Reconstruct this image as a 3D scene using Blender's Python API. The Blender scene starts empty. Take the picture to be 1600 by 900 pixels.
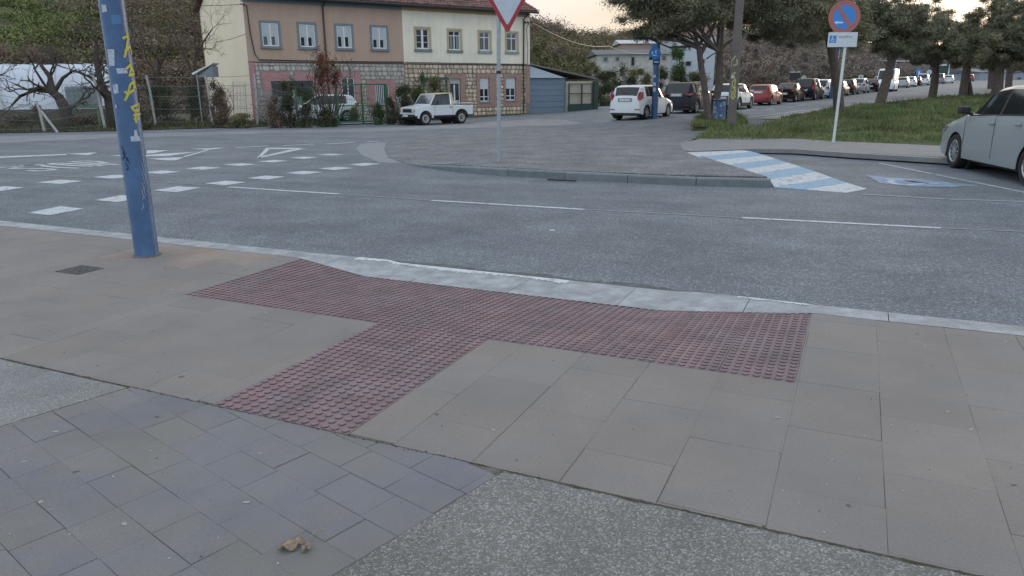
import bpy, bmesh, math, random
import numpy as np
from mathutils import Vector, Matrix
from mathutils.geometry import delaunay_2d_cdt
random.seed(7); rng = np.random.default_rng(7)
S = bpy.context.scene
COL = S.collection

# ------------------------------------------------------------------ camera
F_PX, PITCH, ROLL, CAM_H = 1155.0, math.radians(15.2), math.radians(-0.5), 1.67
Fv = np.array([0, math.cos(PITCH), -math.sin(PITCH)]); R0 = np.array([1, 0, 0.]); U0 = np.cross(R0, Fv)
Rv = R0*math.cos(ROLL)+U0*math.sin(ROLL); Uv = -R0*math.sin(ROLL)+U0*math.cos(ROLL)
CAM = np.array([0, 0, CAM_H])
cd = bpy.data.cameras.new('camera'); cam = bpy.data.objects.new('camera', cd); COL.objects.link(cam)
cd.sensor_width = 36; cd.lens = 36*F_PX/1600; cd.clip_start = .05; cd.clip_end = 3000
cam.matrix_world = Matrix(((Rv[0], Uv[0], -Fv[0], 0), (Rv[1], Uv[1], -Fv[1], 0), (Rv[2], Uv[2], -Fv[2], CAM_H), (0, 0, 0, 1)))
S.camera = cam

# ------------------------------------------------------------------ sky, sun, exposure
SUN_AZ, SUN_EL = math.radians(38), math.radians(7)       # azimuth from +Y towards +X
sdir = Vector((math.sin(SUN_AZ)*math.cos(SUN_EL), math.cos(SUN_AZ)*math.cos(SUN_EL), math.sin(SUN_EL)))
W = bpy.data.worlds.new('World'); S.world = W; W.use_nodes = True
nt = W.node_tree; N = nt.nodes; LK = nt.links; N.clear()
def nd(t, nt=None, **k):
    n = (nt or W.node_tree).nodes.new(t)
    for a, b in k.items(): setattr(n, a, b)
    return n
out = nd('ShaderNodeOutputWorld'); bg = nd('ShaderNodeBackground')
sky = nd('ShaderNodeTexSky'); sky.sky_type = 'NISHITA'; sky.sun_disc = False
sky.sun_elevation = SUN_EL; sky.sun_rotation = SUN_AZ; sky.air_density = 1.2; sky.dust_density = 2.0
tc = nd('ShaderNodeTexCoord'); mp = nd('ShaderNodeMapping'); mp.inputs['Scale'].default_value = (1.3, 1.3, 5.0)
cl = nd('ShaderNodeTexNoise'); cl.inputs['Scale'].default_value = 2.2; cl.inputs['Detail'].default_value = 6
dp = nd('ShaderNodeVectorMath', operation='DOT_PRODUCT'); dp.inputs[1].default_value = sdir
LK.new(tc.outputs['Generated'], mp.inputs[0]); LK.new(mp.outputs[0], cl.inputs['Vector']); LK.new(tc.outputs['Generated'], dp.inputs[0])
warm = nd('ShaderNodeMapRange'); warm.inputs['From Min'].default_value = -1; warm.inputs['From Max'].default_value = 1.0
LK.new(dp.outputs['Value'], warm.inputs['Value'])
cc = nd('ShaderNodeValToRGB'); el = cc.color_ramp.elements
for e_, (p_, c_) in zip([el[0], el[1], el.new(.7), el.new(.9), el.new(.965)], ((0, (.69, .77, .88)), (1., (.66, .42, .15)), (.66, (.68, .76, .87)), (.90, (.50, .48, .47)), (.965, (.50, .42, .31)))): e_.position = p_; e_.color = (*c_, 1)
LK.new(warm.outputs[0], cc.inputs[0])
cn = nd('ShaderNodeMapRange'); cn.inputs['From Min'].default_value = .3; cn.inputs['From Max'].default_value = .7; cn.inputs['To Min'].default_value = 8.0; cn.inputs['To Max'].default_value = 11.5
LK.new(cl.outputs['Fac'], cn.inputs['Value'])
cm = nd('ShaderNodeVectorMath', operation='SCALE'); LK.new(cc.outputs[0], cm.inputs[0]); LK.new(cn.outputs[0], cm.inputs['Scale'])
mx = nd('ShaderNodeMix', data_type='RGBA'); mx.inputs['Factor'].default_value = .88
LK.new(sky.outputs[0], mx.inputs['A']); LK.new(cm.outputs[0], mx.inputs['B'])
LK.new(mx.outputs['Result'], bg.inputs['Color']); bg.inputs['Strength'].default_value = .1
LK.new(bg.outputs[0], out.inputs['Surface'])
sl = bpy.data.lights.new('sun', 'SUN'); sl.energy = .5; sl.angle = math.radians(14); sl.color = (1, .86, .7)
so = bpy.data.objects.new('sun', sl); COL.objects.link(so); so.rotation_euler = sdir.to_track_quat('Z', 'Y').to_euler()
S.view_settings.view_transform = 'Standard'; S.view_settings.look = 'None'; S.view_settings.gamma = 1
S.view_settings.exposure = 0.90

# ------------------------------------------------------------------ helpers
def ss(x, a, b):
    t = np.clip((np.asarray(x, float)-a)/(b-a), 0, 1); return t*t*(3-2*t)
def H(x, y):      # terrain height of roads and yards: flat here, rising gently along the street on the right
    d = np.hypot(np.asarray(x, float), y)
    return .2*ss(y, 24, 36)*ss(x, 2, 8)+.0125*np.maximum(0, d-50)*ss(x, -10, 20)
def ray(px, py):
    return Fv*F_PX+Rv*(px-800)-Uv*(py-450)
def P(px, py, z=0):
    d = ray(px, py); return CAM+d*((z-CAM_H)/d[2])
def G(px, py, e=0):      # point of the terrain (+e) seen at a photo pixel
    z = e
    for i in range(30):
        p = P(px, py, z); z = .5*z+.5*(float(H(p[0], p[1]))+e)
    return P(px, py, z)
def at(px, py, Y):
    d = ray(px, py); return CAM+d*(Y/d[1])

class MB:
    def __init__(s): s.v = []; s.f = []
    def quad(s, *p):
        b = len(s.v); s.v += [tuple(map(float, q)) for q in p]; s.f.append(tuple(range(b, b+len(p)))); return s
    def box(s, a, b, rz=0, c=None, taper=1):
        x0, y0, z0 = a; x1, y1, z1 = b; i = len(s.v)
        cx, cy = (x0+x1)/2, (y0+y1)/2
        for z, k in ((z0, 1), (z1, taper)):
            for x, y in ((x0, y0), (x1, y0), (x1, y1), (x0, y1)):
                s.v.append((cx+(x-cx)*k, cy+(y-cy)*k, z))
        s.f += [(i+3, i+2, i+1, i), (i+4, i+5, i+6, i+7)]+[(i+j, i+(j+1) % 4, i+4+(j+1) % 4, i+4+j) for j in range(4)]
        return s
    def obox(s, c, ax, ay, az):     # oriented box: centre and half vectors
        c = Vector(c); ax = Vector(ax); ay = Vector(ay); az = Vector(az); i = len(s.v)
        for k in (-1, 1):
            for a, b in ((-1, -1), (1, -1), (1, 1), (-1, 1)): s.v.append(tuple(c+ax*a+ay*b+az*k))
        s.f += [(i+3, i+2, i+1, i), (i+4, i+5, i+6, i+7)]+[(i+j, i+(j+1) % 4, i+4+(j+1) % 4, i+4+j) for j in range(4)]
        return s
    def tube(s, pts, rad, n=8, caps=True):
        pts = [Vector(tuple(map(float, p))) for p in pts]
        if not hasattr(rad, '__len__'): rad = [rad]*len(pts)
        prev = None
        for k, p in enumerate(pts):
            t = (pts[min(k+1, len(pts)-1)]-pts[max(k-1, 0)])
            if t.length < 1e-9: t = Vector((0, 0, 1))
            t.normalize(); q = Vector((1, 0, 0)) if abs(t.x) < .9 else Vector((0, 1, 0))
            a = t.cross(q).normalized(); b = t.cross(a); i = len(s.v)
            for j in range(n):
                an = 2*math.pi*j/n; s.v.append(tuple(p+(a*math.cos(an)+b*math.sin(an))*rad[k]))
            if prev is not None: s.f += [(prev+j, prev+(j+1) % n, i+(j+1) % n, i+j) for j in range(n)]
            elif caps: s.f.append(tuple(i+j for j in range(n))[::-1])
            prev = i
        if caps: s.f.append(tuple(prev+j for j in range(n)))
        return s
    def lathe(s, prof, c=(0, 0, 0), axis='z', n=24, close=False):
        i0 = len(s.v)
        for r, h in prof:
            for j in range(n):
                a = 2*math.pi*j/n; x, y = r*math.cos(a), r*math.sin(a)
                q = (x, y, h) if axis == 'z' else ((x, h, y) if axis == 'y' else (h, x, y))
                s.v.append((c[0]+q[0], c[1]+q[1], c[2]+q[2]))
        m = len(prof)
        for k in range(m if close else m-1):
            k2 = (k+1) % m
            for j in range(n): s.f.append((i0+k*n+j, i0+k*n+(j+1) % n, i0+k2*n+(j+1) % n, i0+k2*n+j))
        return s
    def prism(s, poly, d):     # planar polygon (3-D points) extruded by vector d
        b = len(s.v); n = len(poly); d = Vector(tuple(map(float, d)))
        s.v += [tuple(map(float, p)) for p in poly]+[tuple(Vector(tuple(map(float, p)))+d) for p in poly]
        s.f += [tuple(range(b, b+n))[::-1], tuple(range(b+n, b+2*n))]+[(b+j, b+(j+1) % n, b+n+(j+1) % n, b+n+j) for j in range(n)]
        return s
    def mesh(s, name, m=None, smooth=False, fix=True):
        me = bpy.data.meshes.new(name); me.from_pydata(s.v, [], s.f)
        if fix:
            bm = bmesh.new(); bm.from_mesh(me); bmesh.ops.recalc_face_normals(bm, faces=bm.faces); bm.to_mesh(me); bm.free()
        if m: me.materials.append(m)
        if smooth:
            me.polygons.foreach_set('use_smooth', [True]*len(me.polygons))
            me.set_sharp_from_angle(angle=math.radians(38))
        return me
    def build(s, name, m, parent=None, smooth=False, loc=None, bevel=0, fix=True):
        return link(s.mesh(name, m, smooth, fix), name, parent, loc, bevel)
def link(me, name, parent=None, loc=None, bevel=0, rot=None):
    o = bpy.data.objects.new(name, me); COL.objects.link(o)
    if parent: o.parent = parent
    if loc is not None: o.location = tuple(map(float, loc))
    if rot is not None: o.rotation_euler = rot
    if bevel:
        b = o.modifiers.new('bevel', 'BEVEL'); b.width = bevel; b.segments = 2; b.limit_method = 'ANGLE'; b.angle_limit = .6
    return o
def fastmesh(name, verts, faces, m, smooth=False):
    verts = np.asarray(verts, np.float32); faces = np.asarray(faces, np.int32)
    me = bpy.data.meshes.new(name); me.vertices.add(len(verts)); me.vertices.foreach_set('co', verts.ravel())
    k = faces.shape[1]; me.loops.add(faces.size); me.loops.foreach_set('vertex_index', faces.ravel())
    me.polygons.add(len(faces)); me.polygons.foreach_set('loop_start', np.arange(0, faces.size, k, dtype=np.int32))
    me.update(calc_edges=True)
    me.materials.append(m)
    if smooth: me.polygons.foreach_set('use_smooth', [True]*len(me.polygons))
    return me
def thing(name, label, cat, loc=(0, 0, 0), rz=0, group=None):
    o = bpy.data.objects.new(name, None); COL.objects.link(o); o.empty_display_size = .2
    o.location = tuple(map(float, loc)); o.rotation_euler = (0, 0, rz); return tag(o, label, cat, group)
def tag(o, label, cat, group=None):
    o['label'] = label; o['category'] = cat
    if group: o['group'] = group
    return o
def struct(o, label=None):
    o['kind'] = 'structure'
    if label: o['label'] = label
    return o
def stuff(o, label=None, cat=None):
    o['kind'] = 'stuff'
    if label: o['label'] = label
    if cat: o['category'] = cat
    return o

# ------------------------------------------------------------------ materials
MATS = {}
def M(name, c, c2=None, scale=4., rough=.8, metal=0., bump=0., bscale=None, grain=0., gscale=300., spec=.4, coat=0., detail=5., ramp=(.35, .65), patch=0., pscale=.5, emit=None, attr=0., voro=None, trans=0., bands=None):
    if name in MATS: return MATS[name]
    m = bpy.data.materials.new(name); m.use_nodes = True; t = m.node_tree; b = t.nodes['Principled BSDF']; L = t.links.new
    b.inputs['Roughness'].default_value = rough; b.inputs['Metallic'].default_value = metal
    b.inputs['Specular IOR Level'].default_value = spec; b.inputs['Coat Weight'].default_value = coat; b.inputs['Coat Roughness'].default_value = .05
    if trans: b.inputs['Transmission Weight'].default_value = trans
    tc = nd('ShaderNodeTexCoord', t); src = None
    def noise(sc, det=5.):
        n = nd('ShaderNodeTexNoise', t); n.inputs['Scale'].default_value = sc; n.inputs['Detail'].default_value = det; n.inputs['Roughness'].default_value = .6
        L(tc.outputs['Object'], n.inputs['Vector']); return n
    if c2 is None: c2 = tuple(x*.85 for x in c)
    n1 = noise(scale, detail); cr = nd('ShaderNodeMapRange', t); cr.inputs['From Min'].default_value = ramp[0]; cr.inputs['From Max'].default_value = ramp[1]
    L(n1.outputs['Fac'], cr.inputs['Value'])
    mix = nd('ShaderNodeMix', t, data_type='RGBA'); mix.inputs['A'].default_value = (*c, 1); mix.inputs['B'].default_value = (*c2, 1); L(cr.outputs[0], mix.inputs['Factor'])
    src = mix.outputs['Result']
    def mult(fac_out, lo, hi, fmin=.3, fmax=.7):
        nonlocal src
        r = nd('ShaderNodeMapRange', t); r.inputs['From Min'].default_value = fmin; r.inputs['From Max'].default_value = fmax
        r.inputs['To Min'].default_value = lo; r.inputs['To Max'].default_value = hi; L(fac_out, r.inputs['Value'])
        s = nd('ShaderNodeVectorMath', t, operation='SCALE'); L(src, s.inputs[0]); L(r.outputs[0], s.inputs['Scale']); src = s.outputs[0]
    if patch: mult(noise(pscale, 3).outputs['Fac'], 1-patch, 1+patch, .37, .63)
    if bands:   # (angle, along, across, amount): long faint wheel-worn bands
        mp_ = nd('ShaderNodeMapping', t); mp_.vector_type = 'TEXTURE'; mp_.inputs['Rotation'].default_value = (0, 0, bands[0]); mp_.inputs['Scale'].default_value = (bands[1], bands[2], bands[4] if len(bands) > 4 else 1); L(tc.outputs['Object'], mp_.inputs[0])
        nb = nd('ShaderNodeTexNoise', t); nb.inputs['Scale'].default_value = 1; nb.inputs['Detail'].default_value = 6; nb.inputs['Roughness'].default_value = .7; L(mp_.outputs[0], nb.inputs['Vector']); mult(nb.outputs['Fac'], 1-bands[3], 1+bands[3], .38, .62)
    if voro:    # (scale, strength): pebbles of differing brightness
        v = nd('ShaderNodeTexVoronoi', t); v.inputs['Scale'].default_value = voro[0]; L(tc.outputs['Object'], v.inputs['Vector'])
        sp = nd('ShaderNodeSeparateColor', t); L(v.outputs['Color'], sp.inputs[0])
        pw = nd('ShaderNodeMath', t, operation='POWER'); pw.inputs[1].default_value = voro[2] if len(voro) > 2 else 2.; L(sp.outputs[0], pw.inputs[0])
        mult(pw.outputs[0], 1-voro[1], 1+voro[1]*1.6, 0, 1)
    if grain: mult(noise(gscale, 2).outputs['Fac'], 1-grain, 1+grain)
    if attr:
        oi = nd('ShaderNodeObjectInfo', t); mult(oi.outputs['Random'], 1-attr, 1+attr, 0, 1)
    L(src, b.inputs['Base Color'])
    if bump:
        bn = nd('ShaderNodeBump', t); bn.inputs['Strength'].default_value = min(1, bump); bn.inputs['Distance'].default_value = .01 if not bscale or bscale > 30 else .05
        L(noise(bscale or scale*6, 4).outputs['Fac'], bn.inputs['Height']); L(bn.outputs[0], b.inputs['Normal'])
    if emit: b.inputs['Emission Color'].default_value = (*emit, 1); b.inputs['Emission Strength'].default_value = 1
    MATS[name] = m; return m
def flat(name, c, rough=.6, metal=0, spec=.4, coat=0, g=.06): return M(name, c, tuple(x*(1-g*2) for x in c), scale=7, rough=rough, metal=metal, spec=spec, coat=coat)
m_asphalt = M('asphalt', (.127, .148, .168), (.156, .173, .188), scale=.35, rough=.88, bump=.5, bscale=140, grain=.62, gscale=75, patch=.13, pscale=.9, voro=(55, .30, 5), bands=(-.432, 9, .9, .09))
m_island = M('rough_asphalt', (.125, .135, .146), (.18, .185, .19), scale=.8, rough=.9, bump=.8, bscale=60, grain=.5, gscale=45, patch=.15, pscale=1.5, voro=(40, .3, 4))
m_tan = M('tan_paving', (.187, .169, .156), (.164, .157, .154), scale=1.3, rough=.92, bump=.25, bscale=180, grain=.14, gscale=220, patch=.06, pscale=1.6, attr=.04)
m_tanw2 = M('rusty_paving', (.225, .182, .152), (.198, .174, .156), scale=2.5, rough=.92, bump=.25, bscale=180, grain=.14, gscale=220, patch=.1, pscale=3.)
m_blue = M('blue_grey_paving', (.156, .152, .140), (.138, .139, .156), scale=2.4, rough=.92, bump=.3, bscale=150, grain=.2, gscale=260, patch=.06, pscale=2.2, attr=.035)
m_aggr = M('exposed_aggregate', (.172, .175, .170), (.205, .204, .198), scale=2.2, rough=.9, bump=.8, bscale=120, grain=.4, gscale=240, patch=.08, pscale=2., voro=(150, .34, 3.5))
m_aggr2 = M('worn_aggregate', (.175, .182, .18), (.205, .208, .205), scale=2.2, rough=.9, bump=.6, bscale=120, grain=.22, gscale=160, patch=.10, pscale=2., voro=(150, .20, 3))
m_tact = M('red_tactile', (.186, .122, .128), (.160, .124, .138), scale=3.5, rough=.85, bump=.2, bscale=160, grain=.25, gscale=240, patch=.14, pscale=6, attr=.06)
m_domeside = M('tactile_side_shade', (.112, .078, .086), (.088, .068, .077), scale=9, rough=.95, grain=.2)  # dome sides coloured darker to paint in their shade, plus some grime
m_joint = M('joint_dirt', (.13, .125, .115), (.085, .08, .07), scale=20, rough=.95, grain=.4, gscale=120)
m_kerb = M('kerb_concrete', (.29, .31, .325), (.22, .235, .245), scale=7, rough=.88, bump=.4, bscale=60, grain=.2, gscale=120, patch=.14, pscale=5)
m_kerbd = M('dark_kerb_concrete', (.15, .17, .178), (.12, .135, .142), scale=5, rough=.85, bump=.4, bscale=90, grain=.2, gscale=150, attr=.08)
def paint_mat(name, c, under, wear=.55, scale=9.):
    m = bpy.data.materials.new(name); m.use_nodes = True; t = m.node_tree; b = t.nodes['Principled BSDF']; L = t.links.new
    b.inputs['Roughness'].default_value = .8
    tc = nd('ShaderNodeTexCoord', t); n = nd('ShaderNodeTexNoise', t); n.inputs['Scale'].default_value = scale; n.inputs['Detail'].default_value = 10; n.inputs['Roughness'].default_value = .75
    L(tc.outputs['Object'], n.inputs['Vector']); r = nd('ShaderNodeMapRange', t); r.inputs['From Min'].default_value = wear; r.inputs['From Max'].default_value = wear+.10
    L(n.outputs['Fac'], r.inputs['Value']); mix = nd('ShaderNodeMix', t, data_type='RGBA'); mix.inputs['A'].default_value = (*c, 1); mix.inputs['B'].default_value = (*under, 1)
    L(r.outputs[0], mix.inputs['Factor'])
    n2 = nd('ShaderNodeTexNoise', t); n2.inputs['Scale'].default_value = 80; L(tc.outputs['Object'], n2.inputs['Vector'])
    r2 = nd('ShaderNodeMapRange', t); r2.inputs['From Min'].default_value = .3; r2.inputs['From Max'].default_value = .7; r2.inputs['To Min'].default_value = .82; r2.inputs['To Max'].default_value = 1.1; L(n2.outputs['Fac'], r2.inputs['Value'])
    s = nd('ShaderNodeVectorMath', t, operation='SCALE'); L(mix.outputs['Result'], s.inputs[0]); L(r2.outputs[0], s.inputs['Scale']); L(s.outputs[0], b.inputs['Base Color'])
    MATS[name] = m; return m
asph = (.15, .165, .18)
m_white = paint_mat('road_paint', (.42, .45, .475), (.19, .205, .22), .51)
m_worn = paint_mat('worn_road_paint', (.33, .36, .39), asph, .49)
m_faint = paint_mat('faint_road_paint', (.22, .235, .25), asph, .52)
m_bayw = paint_mat('pale_bay_paint', (.33, .39, .47), (.17, .24, .33), .52, 9.)
m_ltblue = paint_mat('light_blue_paint', (.20, .315, .43), (.17, .20, .23), .505)
m_wblue = paint_mat('worn_blue_paint', (.17, .255, .37), asph, .48, 4.)
m_glass = M('window_glass', (.03, .035, .04), (.02, .025, .03), scale=1, rough=.1, spec=.6)
m_glass2 = M('car_glass', (.012, .015, .018), (.01, .012, .014), scale=1, rough=.08, spec=.5)
m_rubber = M('tyre_rubber', (.018, .018, .019), rough=.85, bump=.2, bscale=60)
m_black = flat('black_plastic', (.02, .02, .022), .6)
m_bluepole = M('blue_paint', (.022, .070, .165), (.034, .092, .195), scale=3, rough=.42, spec=.5, patch=.12, pscale=7, grain=.06, gscale=60, bump=.1, bscale=30)
m_steel = M('galvanised_steel', (.30, .34, .37), (.24, .28, .31), scale=12, rough=.5, metal=.3, grain=.08)
m_whitem = flat('white_metal', (.62, .63, .62), .5)
m_frame = flat('white_window_frame', (.62, .66, .68), .5)

# ------------------------------------------------------------------ polygons as sheets
def clip_poly(poly, n, d):       # keep points with n.p <= d (2-D)
    o = []
    for i in range(len(poly)):
        a, b = poly[i], poly[(i+1) % len(poly)]
        fa = n[0]*a[0]+n[1]*a[1]-d; fb = n[0]*b[0]+n[1]*b[1]-d
        if fa <= 0: o.append(a)
        if (fa < 0 < fb) or (fb < 0 < fa):
            t = fa/(fa-fb); o.append((a[0]+(b[0]-a[0])*t, a[1]+(b[1]-a[1])*t))
    return o
def inside(poly, x, y):
    c = False; n = len(poly)
    for i in range(n):
        x1, y1 = poly[i]; x2, y2 = poly[(i+1) % n]
        if (y1 > y) != (y2 > y) and x < (x2-x1)*(y-y1)/(y2-y1)+x1: c = not c
    return c
def densify(poly, st):
    o = []
    for i in range(len(poly)):
        a = np.array(poly[i], float); b = np.array(poly[(i+1) % len(poly)], float); k = max(1, int(np.linalg.norm(b-a)/st))
        for j in range(k): o.append(tuple(a+(b-a)*j/k))
    return o
def sheet(name, poly, zf, m, st=1., jit=0., smooth=True, thick=0, parent=None):
    poly = densify([(float(p[0]), float(p[1])) for p in poly], st)
    xs = [p[0] for p in poly]; ys = [p[1] for p in poly]; pts = [Vector(p) for p in poly]; k = len(pts)
    x = min(xs)+st/2
    while x < max(xs):
        y = min(ys)+st/2
        while y < max(ys):
            q = (x+random.uniform(-.2, .2)*st, y+random.uniform(-.2, .2)*st)
            if inside(poly, *q): pts.append(Vector(q))
            y += st
        x += st
    r = delaunay_2d_cdt(pts, [(i, (i+1) % k) for i in range(k)], [tuple(range(k))], 1, 1e-6)
    V = [(p.x, p.y, float(zf(p.x, p.y))) for p in r[0]]; Fc = [tuple(f) for f in r[2]]
    mb = MB(); mb.v = V; mb.f = Fc
    if thick:
        from collections import Counter
        ec = Counter()
        for f in Fc:
            for i in range(3): ec[(f[i], f[(i+1) % 3])] += 1
        n = len(V); mb.v = V+[(x, y, z-thick) for x, y, z in V]
        mb.f = Fc+[(a, b, b+n, a+n) for (a, b) in ec if (b, a) not in ec]
    o = mb.build(name, m, parent, smooth=smooth, fix=bool(thick))
    if not thick:
        me = o.data
        if sum(p.normal.z for p in me.polygons) < 0: me.flip_normals()
    return o

# ------------------------------------------------------------------ frame of the near pavement: a along the kerb, b towards the road
ua = np.array([.908, -.419]); ua /= np.linalg.norm(ua); vb = np.array([-ua[1], ua[0]]); KO = P(400, 385, .12)[:2]; ZP = .12
def AB(a, b): return KO+ua*a+vb*b
def toab(x, y): q = np.array([x, y])-KO; return float(q@ua), float(q@vb)
def flare(a): return max(0., min(1., (a-.8)/.75, (5.31-a)/1.1))
def drop(a, b):
    rb = min(1, max(0, (b+1.62)/1.35)); return .108*flare(a)*rb
def zp(a, b): return ZP-drop(a, b)

# ------------------------------------------------------------------ ground, road
m_ground = M('dry_ground', (.085, .08, .055), (.055, .06, .032), scale=.6, rough=.95, bump=.5, bscale=12, grain=.3, gscale=14)
xs = np.concatenate([np.arange(-900, -80, 60), np.arange(-80, 160, 5), np.arange(160, 1500, 60)]); ys = np.concatenate([np.arange(-200, -20, 30), np.arange(-20, 260, 5), np.arange(260, 2600, 90)])
def gridsheet(name, xs, ys, zf, m, keep=None):
    X, Y = np.meshgrid(xs, ys); Z = zf(X, Y); V = np.stack([X, Y, Z], -1).reshape(-1, 3); nx = len(xs)
    f = [(j*nx+i, j*nx+i+1, (j+1)*nx+i+1, (j+1)*nx+i) for j in range(len(ys)-1) for i in range(nx-1) if keep is None or keep((xs[i]+xs[i+1])/2, (ys[j]+ys[j+1])/2)]
    return link(fastmesh(name, V, f, m, True), name)
struct(gridsheet('ground', xs, ys, lambda x, y: H(x, y)-.18-.02*np.maximum(0, np.minimum(20, np.hypot(x, y)-60))/20, m_ground))
pr = [AB(-60, -.02), AB(70, -.02), (130, 40), (200, 260), (110, 260), (40, 130), (-4, 56), (-60, 46)]
road = struct(sheet('road', pr, lambda x, y: H(x, y), m_asphalt, 2.2), 'grey asphalt of the street and junction')

# tan slabs, blue-grey slabs, tactile tiles, aggregate pads
pav = thing('sidewalk', '', ''); del pav['category']; struct(pav, 'near pavement of tan slabs')
def rect(a0, b0, a1, b1): return [(a0, b0), (a1, b0), (a1, b1), (a0, b1)]
def clip_rect(p, a0, b0, a1, b1):
    for n, d in (((-1, 0), -a0), ((1, 0), a1), ((0, -1), -b0), ((0, 1), b1)):
        p = clip_poly(p, n, d)
        if len(p) < 3: return []
    return p
def slab(name, poly, m, par, thick=.05, gap=.0014, dz=0., tilt=(0, 0)):
    cx = sum(p[0] for p in poly)/len(poly); cy = sum(p[1] for p in poly)/len(poly)
    q = []
    poly = [(p[0]+random.gauss(0, .0012), p[1]+random.gauss(0, .0012)) for p in poly]
    for i, p in enumerate(poly):
        dx, dy = p[0]-cx, p[1]-cy; r = math.hypot(dx, dy)
        if r < .015: continue
        q.append((p[0]-dx/r*gap*1.4, p[1]-dy/r*gap*1.4))
    if len(q) < 3: return
    top = [(*AB(a, b), zp(a, b)+dz+tilt[0]*(a-cx)+tilt[1]*(b-cy)) for a, b in q]
    mb = MB(); c = Vector(top[0]); n = len(q)
    o3 = (*AB(cx, cy), 0)
    inn = [(x+(AB(cx, cy)[0]-x)*.0035/max(.05, math.hypot(x-o3[0], y-o3[1])), y+(AB(cx, cy)[1]-y)*.0035/max(.05, math.hypot(x-o3[0], y-o3[1])), z) for x, y, z in top]
    mb.v = [(x, y, z-thick) for x, y, z in top]+[(x, y, z-.0016) for x, y, z in top]+inn
    mb.f = [tuple(range(2*n, 3*n))]+[(k*n+j, k*n+(j+1) % n, (k+1)*n+(j+1) % n, (k+1)*n+j) for k in (0, 1) for j in range(n)]
    return mb.build(name, m, par)
def area(p): return abs(sum(p[i][0]*p[(i+1) % len(p)][1]-p[(i+1) % len(p)][0]*p[i][1] for i in range(len(p))))/2
regions = [(-9.9, -3.115, .8, -.25), (.8, -3.115, 2.63, -1.64), (3.47, -3.115, 5.31, -1.64), (5.31, -3.115, 12.5, -.25)]
# sub-base under the slabs
sheet('bedding', [AB(-14, -.2), AB(-14, -9), AB(16, -9), AB(16, -.2)], lambda x, y: (lambda ab: zp(*ab)-.0035-(.03 if .75 < ab[0] < 5.35 and ab[1] > -1.7 else 0))(toab(x, y)), m_joint, .45, parent=pav)
a0 = 5.32-40*.4; k = 0
for i in range(60):
    A0 = a0+i*.4
    if A0 > 12.5 or A0 < -9.9: continue
    off = -2.8 if i % 2 == 0 else -2.5
    for j in range(-1, 7):
        p = rect(A0, off+(j-1)*.6, A0+.4, off+j*.6)
        for rg in regions:
            q = clip_rect(p, *rg)
            if q and area(q) > .004: slab('paving_slab', q, m_tanw2 if math.hypot(q[0][0]+.55, (q[0][1]+.45)*.9) < .75 and random.random() < .8 else m_tan, pav, gap=random.choice((.0, .0002, .0005, .0013)), dz=random.uniform(-.0006, .0006), tilt=(random.gauss(0, .001), random.gauss(0, .001)))
# concrete strip between tactile bar and kerb stays with the kerb
# blue-grey diagonal path
path = thing('path', '', ''); del path['category']; struct(path, 'blue-grey slab path laid askew between two aggregate pads')
c15, s15 = math.cos(math.radians(-15)), math.sin(math.radians(-15))
def fromPQ(p, q): return (p*c15-q*s15, p*s15+q*c15)      # p along rows, q across
L1 = (2.04, -3.12); L2 = (4.28, -3.115)
def lim(poly):
    poly = clip_poly(poly, (0, 1), -3.118)
    # right of left edge: a - .255 b >= c
    if len(poly) > 2: poly = clip_poly(poly, (-1, .255), -(L1[0]-.255*L1[1]))
    if len(poly) > 2: poly = clip_poly(poly, (1, -.26), L2[0]-.26*L2[1])
    return poly
for r in range(-2, 16):
    q1 = -2.69+.1835*(2-r); q0 = q1-.1835; off = random.uniform(0, .28)
    for i in range(0, 22):
        p0 = -.5+off+i*.285
        q = lim([fromPQ(p0, q0), fromPQ(p0+.285, q0), fromPQ(p0+.285, q1), fromPQ(p0, q1)])
        if len(q) > 2 and area(q) > .0015: slab('paving_slab', q, m_blue, path, thick=.05, gap=random.choice((.0, .0001, .0004, .0012)), dz=random.uniform(-.001, .001), tilt=(random.gauss(0, .003), random.gauss(0, .003)))
# aggregate pads
def edge_noise(p0, p1, n, amp):
    return [(p0[0]+(p1[0]-p0[0])*t+random.gauss(0, amp), p0[1]+(p1[1]-p0[1])*t+random.gauss(0, amp)) for t in np.linspace(0, 1, n)]
padL = [(-9, -3.14)]+edge_noise((-5, -3.14), (2.03, -3.135), 60, .003)+[(2.03-.255*2.5, -3.135-2.5), (1., -8.5), (-9, -8.5)]
padR = edge_noise((4.275, -3.13), (9, -3.145), 60, .004)+[(13, -3.145), (13, -8.5), (4.275-.26*5.37, -8.5)]
for nm, pl, mm, lb in (('concrete_pad', padL, m_aggr2, 'pale aggregate pad left of the blue-grey path'), ('concrete_pad', padR, m_aggr, 'dark speckled aggregate pad right of the blue-grey path')):
    o = sheet(nm, [AB(*p) for p in pl], lambda x, y: ZP+.002, mm, .7, thick=.06, smooth=False); struct(o, lb)
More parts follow.
